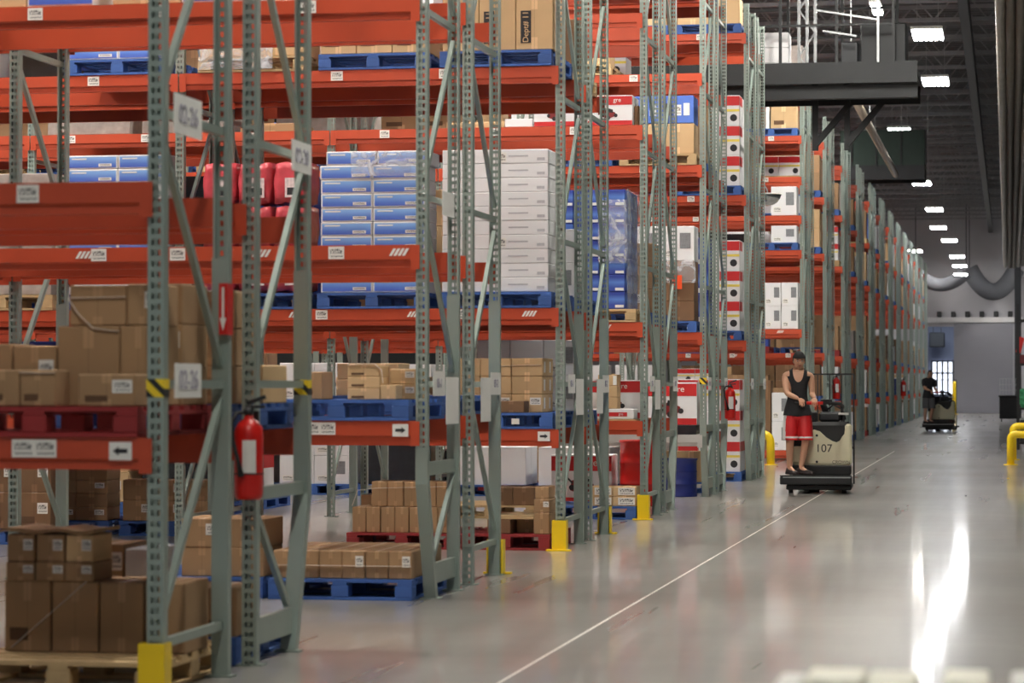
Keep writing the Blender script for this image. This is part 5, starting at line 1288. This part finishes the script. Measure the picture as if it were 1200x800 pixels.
    for s in 'ab':
        a, f_ = V(J['an'+s]), V(J['ft'+s]); dr = (f_-a); dr.z = 0; dr.normalize(); sd = V((0, 0, 1)).cross(dr)
        def shoe_b(b):
            c = a-dr*.03; rings = []
            L = .27
            for k, (u, w_, h_) in enumerate(((0, .03, .06), (.06, .04, .085), (.25, .042, .09), (.5, .045, .07), (.75, .05, .05), (.92, .042, .04), (1, .02, .03))):
                p = c+dr*(u*L-.035)
                ring = []
                for (sx, z) in ((-1, .0), (-1, .4), (-.6, 1), (.6, 1), (1, .4), (1, .0)):
                    ring.append(b.verts.new((p.x+sd.x*sx*w_, p.y+sd.y*sx*w_, .003+z*h_)))
                rings.append(ring)
            for r0, r1 in zip(rings, rings[1:]):
                for k in range(6): b.faces.new((r0[k], r0[(k+1) % 6], r1[(k+1) % 6], r1[k])).smooth = True
            b.faces.new(rings[0]); b.faces.new(rings[-1])
        build('shoe', shoe_b, shoe, root)
    # face details, hair, cap: in head space
    def put(name, fn, m):
        b = bmesh.new(); fn(b); bmesh.ops.transform(b, matrix=HM, verts=b.verts)
        return obj(name, to_mesh(name, b, m), root)
    def ball(b, c, r):
        g = bmesh.ops.create_uvsphere(b, u_segments=12, v_segments=8, radius=1)
        for v in g['verts']: v.co = V(c)+V((v.co.x*r[0], v.co.y*r[1], v.co.z*r[2]))
        for f in b.faces: f.smooth = True
    for sx in (-1, 1):
        put('eye', lambda b: ball(b, (sx*.031, -.0795, .008), (.0125, .009, .0075)), mat('eye_white', (225, 220, 215), .3, 0, 0))
        put('iris', lambda b: ball(b, (sx*.031, -.0872, .008), (.0062, .003, .0062)), M_INK)
        put('eyebrow', lambda b: ball(b, (sx*.031, -.0885, .026), (.018, .006, .0042)), hair)
    put('lips', lambda b: (ball(b, (0, -.0945, -.0515), (.022, .006, .0042)), ball(b, (0, -.0935, -.0595), (.019, .006, .0048))), mat('lips', (176, 104, 94), .5, 0, .03))
    def hairf(b):
        bmesh.ops.create_uvsphere(b, u_segments=28, v_segments=20, radius=1)
        kill = [f for f in b.faces if (lambda c: (c.y < -.25 and c.z < .62) or c.z < -.35 or (abs(c.x) > .8 and c.z < -.05 and c.y < .1))(f.calc_center_median())]
        bmesh.ops.delete(b, geom=kill, context='FACES')
        for v in b.verts: v.co = V((v.co.x*.081, v.co.y*.102+.002, v.co.z*.123+.002))
        for f in b.faces: f.smooth = True
    h = put('hair', hairf, hair); sd_ = h.modifiers.new('t', 'SOLIDIFY'); sd_.thickness = .006; sd_.offset = 1
    if cap:
        def capf(b):
            bmesh.ops.create_uvsphere(b, u_segments=28, v_segments=20, radius=1)
            kill = [f for f in b.faces if f.calc_center_median().z < .32]
            bmesh.ops.delete(b, geom=kill, context='FACES')
            for v in b.verts: v.co = V((v.co.x*.092, v.co.y*.114+.002, v.co.z*.132+.004))
            for f in b.faces: f.smooth = True
        c = put('cap', capf, cap); s2 = c.modifiers.new('t', 'SOLIDIFY'); s2.thickness = .004
        def brim(b):
            bm_prism(b, [(-.07, .03), (-.05, .02), (.05, .02), (.07, .03), (.06, -.02), (.0, -.045), (-.06, -.02)], .095, .1)
            for v in b.verts: v.co.z += .03; v.co.y += .02*max(0, .03-v.co.z)*6
        put('cap_peak', brim, cap)
    return root

TY = 36.95; TX = px2x(957, TY)
truck('beige pallet truck number 107 ridden by the man in red shorts', TX+.02, TY, R(2), '107', 'CROWN')
PX = -.265
J1 = dict(pelvis=(.0, .0, .86), waist=(.0, -.0, 1.03), chest=(.005, -.02, 1.22), upper=(.01, -.015, 1.34), neck=(.015, -.02, 1.42), skull=(.02, -.045, 1.5), head=(.025, -.065, 1.545),
          sha=(-.165, -.01, 1.35), ela=(-.14, -.10, 1.10), wra=(.025, -.14, 1.03), hda=(.06, -.24, 1.012), sidea=(-1, 0, 0),
          shb=(.185, .0, 1.345), elb=(.2, .02, 1.09), wrb=(.24, -.13, 1.03), hdb=(.235, -.24, 1.012), sideb=(1, 0, 0),
          hpa=(-.08, .0, .81), kna=(-.1, -.03, .44), ana=(-.105, .04, .085), fta=(-.03, -.09, .03),
          hpb=(.09, .0, .81), knb=(.115, -.05, .45), anb=(.05, .0, .085), ftb=(.15, -.06, .03))
M_HAIR = mat('dark_hair', (58, 42, 32), .7, 0, .1, 30)
person('man in black tank top and red shorts riding the truck 107', TX+.02+PX, TY-.27, .253, R(4), J1, M_HAIR, mat('black_cap', (30, 29, 30), .8, 0, .05), mat('black_cotton', (22, 22, 26), .8, 0, .06), mat('red_satin', (196, 30, 34), .45, 0, .06, 8), False, mat('dark_shoe', (44, 34, 34), .7, 0, .1), R(8), R(8), True)
TY2 = 86.0; TX2 = px2x(1101, TY2)
truck('distant pallet truck ridden by the person in a dark shirt', TX2, TY2, R(-4), None, None)
J2 = dict(J1); J2.update(skull=(.04, -.045, 1.5), head=(.05, -.06, 1.545))
person('person in dark t-shirt and grey shorts on the distant truck', TX2-.34, TY2-.27, .253, R(12), J2, M_HAIR, None, mat('dark_cotton', (40, 40, 44), .8, 0, .06), mat('grey_cotton', (96, 96, 98), .8, 0, .08), True, mat('dark_shoe', (44, 34, 34)), R(14), R(2))
# the many small or half-hidden cartons of the same pallet loads, as one mesh
if SMALLS:
    b = bmesh.new(); mats_ = []
    for x, y, z, me in SMALLS:
        m = me.materials[0]
        if m not in mats_: mats_.append(m)
        n0 = len(b.verts); f0 = len(b.faces); b.from_mesh(me)
        b.verts.ensure_lookup_table(); b.faces.ensure_lookup_table()
        for v in b.verts[n0:]: v.co += Vector((x, y, z))
        for f in b.faces[f0:]: f.material_index = mats_.index(m)
    me = bpy.data.meshes.new('cartons'); b.to_mesh(me); b.free()
    for m in mats_: me.materials.append(m)
    tag(obj('cartons', me), 'the mass of small cartons stored deep in the racks', 'boxes', kind='stuff')
# ------------------------------------------------------------------ lamps
LPOW = 155.0
M_LED = mat('led_tube', (255, 255, 255), .4, emit=(255, 250, 240), estr=LPOW, var=0)
M_LED2 = mat('led_tube_far', (255, 255, 255), .4, emit=(250, 252, 255), estr=48.0, var=0)
def lamp(lbl, X, Y, z, w=.66, d=1.7, hang=True, m=None):
    m = m or M_LED
    t = thing('high_bay_lamp', lbl, 'ceiling lamp', (X, Y, z), group='high bay lamps over the aisles')
    obj('housing', cached(('housing', w, d), lambda b: bm_box(b, -w/2, w/2, -d/2, d/2, .03, .1, .01), M_WHITE), t)
    n = 6
    for i in range(n):
        x = -w/2+.06+i*(w-.12)/(n-1)
        obj('tube', cached(('led_tube', w, d, m.name), lambda b: bm_box(b, -.035, .035, -d/2+.02, d/2-.02, 0, .03, .008), m), t, (x, 0, 0))
    if hang: build('hanger_rod', lambda b: [bm_bar(b, (x, 0, .1), (x, 0, ZC-z-.13), .012, .012) for x in (-w/3, w/3)], M_STEEL, t)
for i, (px, py, Yl) in enumerate(((1088, 42, 57), (1097, 97, 66), (1055, 155, 79), (1080.5, 216, 95), (1095.5, 247, 104), (1100, 268, 110), (1113, 283, 116), (1122, 302, 121), (1125, 313, 126), (1126, 323, 131))):
    X = px2x(px, Yl); sc_ = scale(X, Yl)
    lamp('bright ceiling lamp over the main aisle, %s from the camera among those in view' % ORD[i], X, Yl, CAMZ+(VY-py)/sc_, .66, 1.7, True, M_LED2)
X = px2x(1028, 52.5); lamp('thin bright lamp at the top edge above the black walkway', X, 52.5, 8.75, .22, 1.6)
for Yl in (6, 15, 24, 33, 42, 49):
    lamp('ceiling lamp over the near main aisle, out of the frame', -2.0, Yl, 9.0)
for X in (-7.5, -13.0):
    for Yl in (16.4, 22.1, 27.8, 33.5, 39.4, 47.0, 55.6):
        lamp('ceiling lamp over a cross aisle between racks', X, Yl, 9.2)
for X, Yl in ((-4.5, 133.4), (2.2, 133.0)): lamp('added unseen lamp brightening the end wall', X, Yl, 8.0, .66, 1.7, True, M_LED)  # fill lamps added out of view to brighten the end wall
for Yl in (62.1, 75, 88, 101, 114):  # extra lamps added behind the racks to lift the dim far area
    lamp('added hidden lamp brightening the far racks from a cross aisle', -7.5, Yl, 9.2)
# the back room's own lamp
ld = bpy.data.lights.new('back_room_light', 'AREA'); ld.energy = 330; ld.size = 3; ld.color = (.8, .88, 1)
lo = bpy.data.objects.new('back_room_light', ld); COL.objects.link(lo); lo.location = ((XO0+XO1)/2, YE+5, 5.8)
w = bpy.data.worlds.new('world'); scene.world = w; w.use_nodes = True
w.node_tree.nodes['Background'].inputs[0].default_value = (.86, .93, 1, 1); w.node_tree.nodes['Background'].inputs[1].default_value = .25
vs = scene.view_settings
scene.display_settings.display_device = 'sRGB'; vs.view_transform = 'Standard'; vs.look = 'None'; vs.gamma = 1; vs.use_curve_mapping = False; vs.exposure = 0.2
scene.cycles.max_bounces = 6; scene.cycles.diffuse_bounces = 4; scene.cycles.glossy_bounces = 3; scene.cycles.transparent_max_bounces = 12
scene.cycles.sample_clamp_indirect = 6; scene.cycles.use_denoising = True
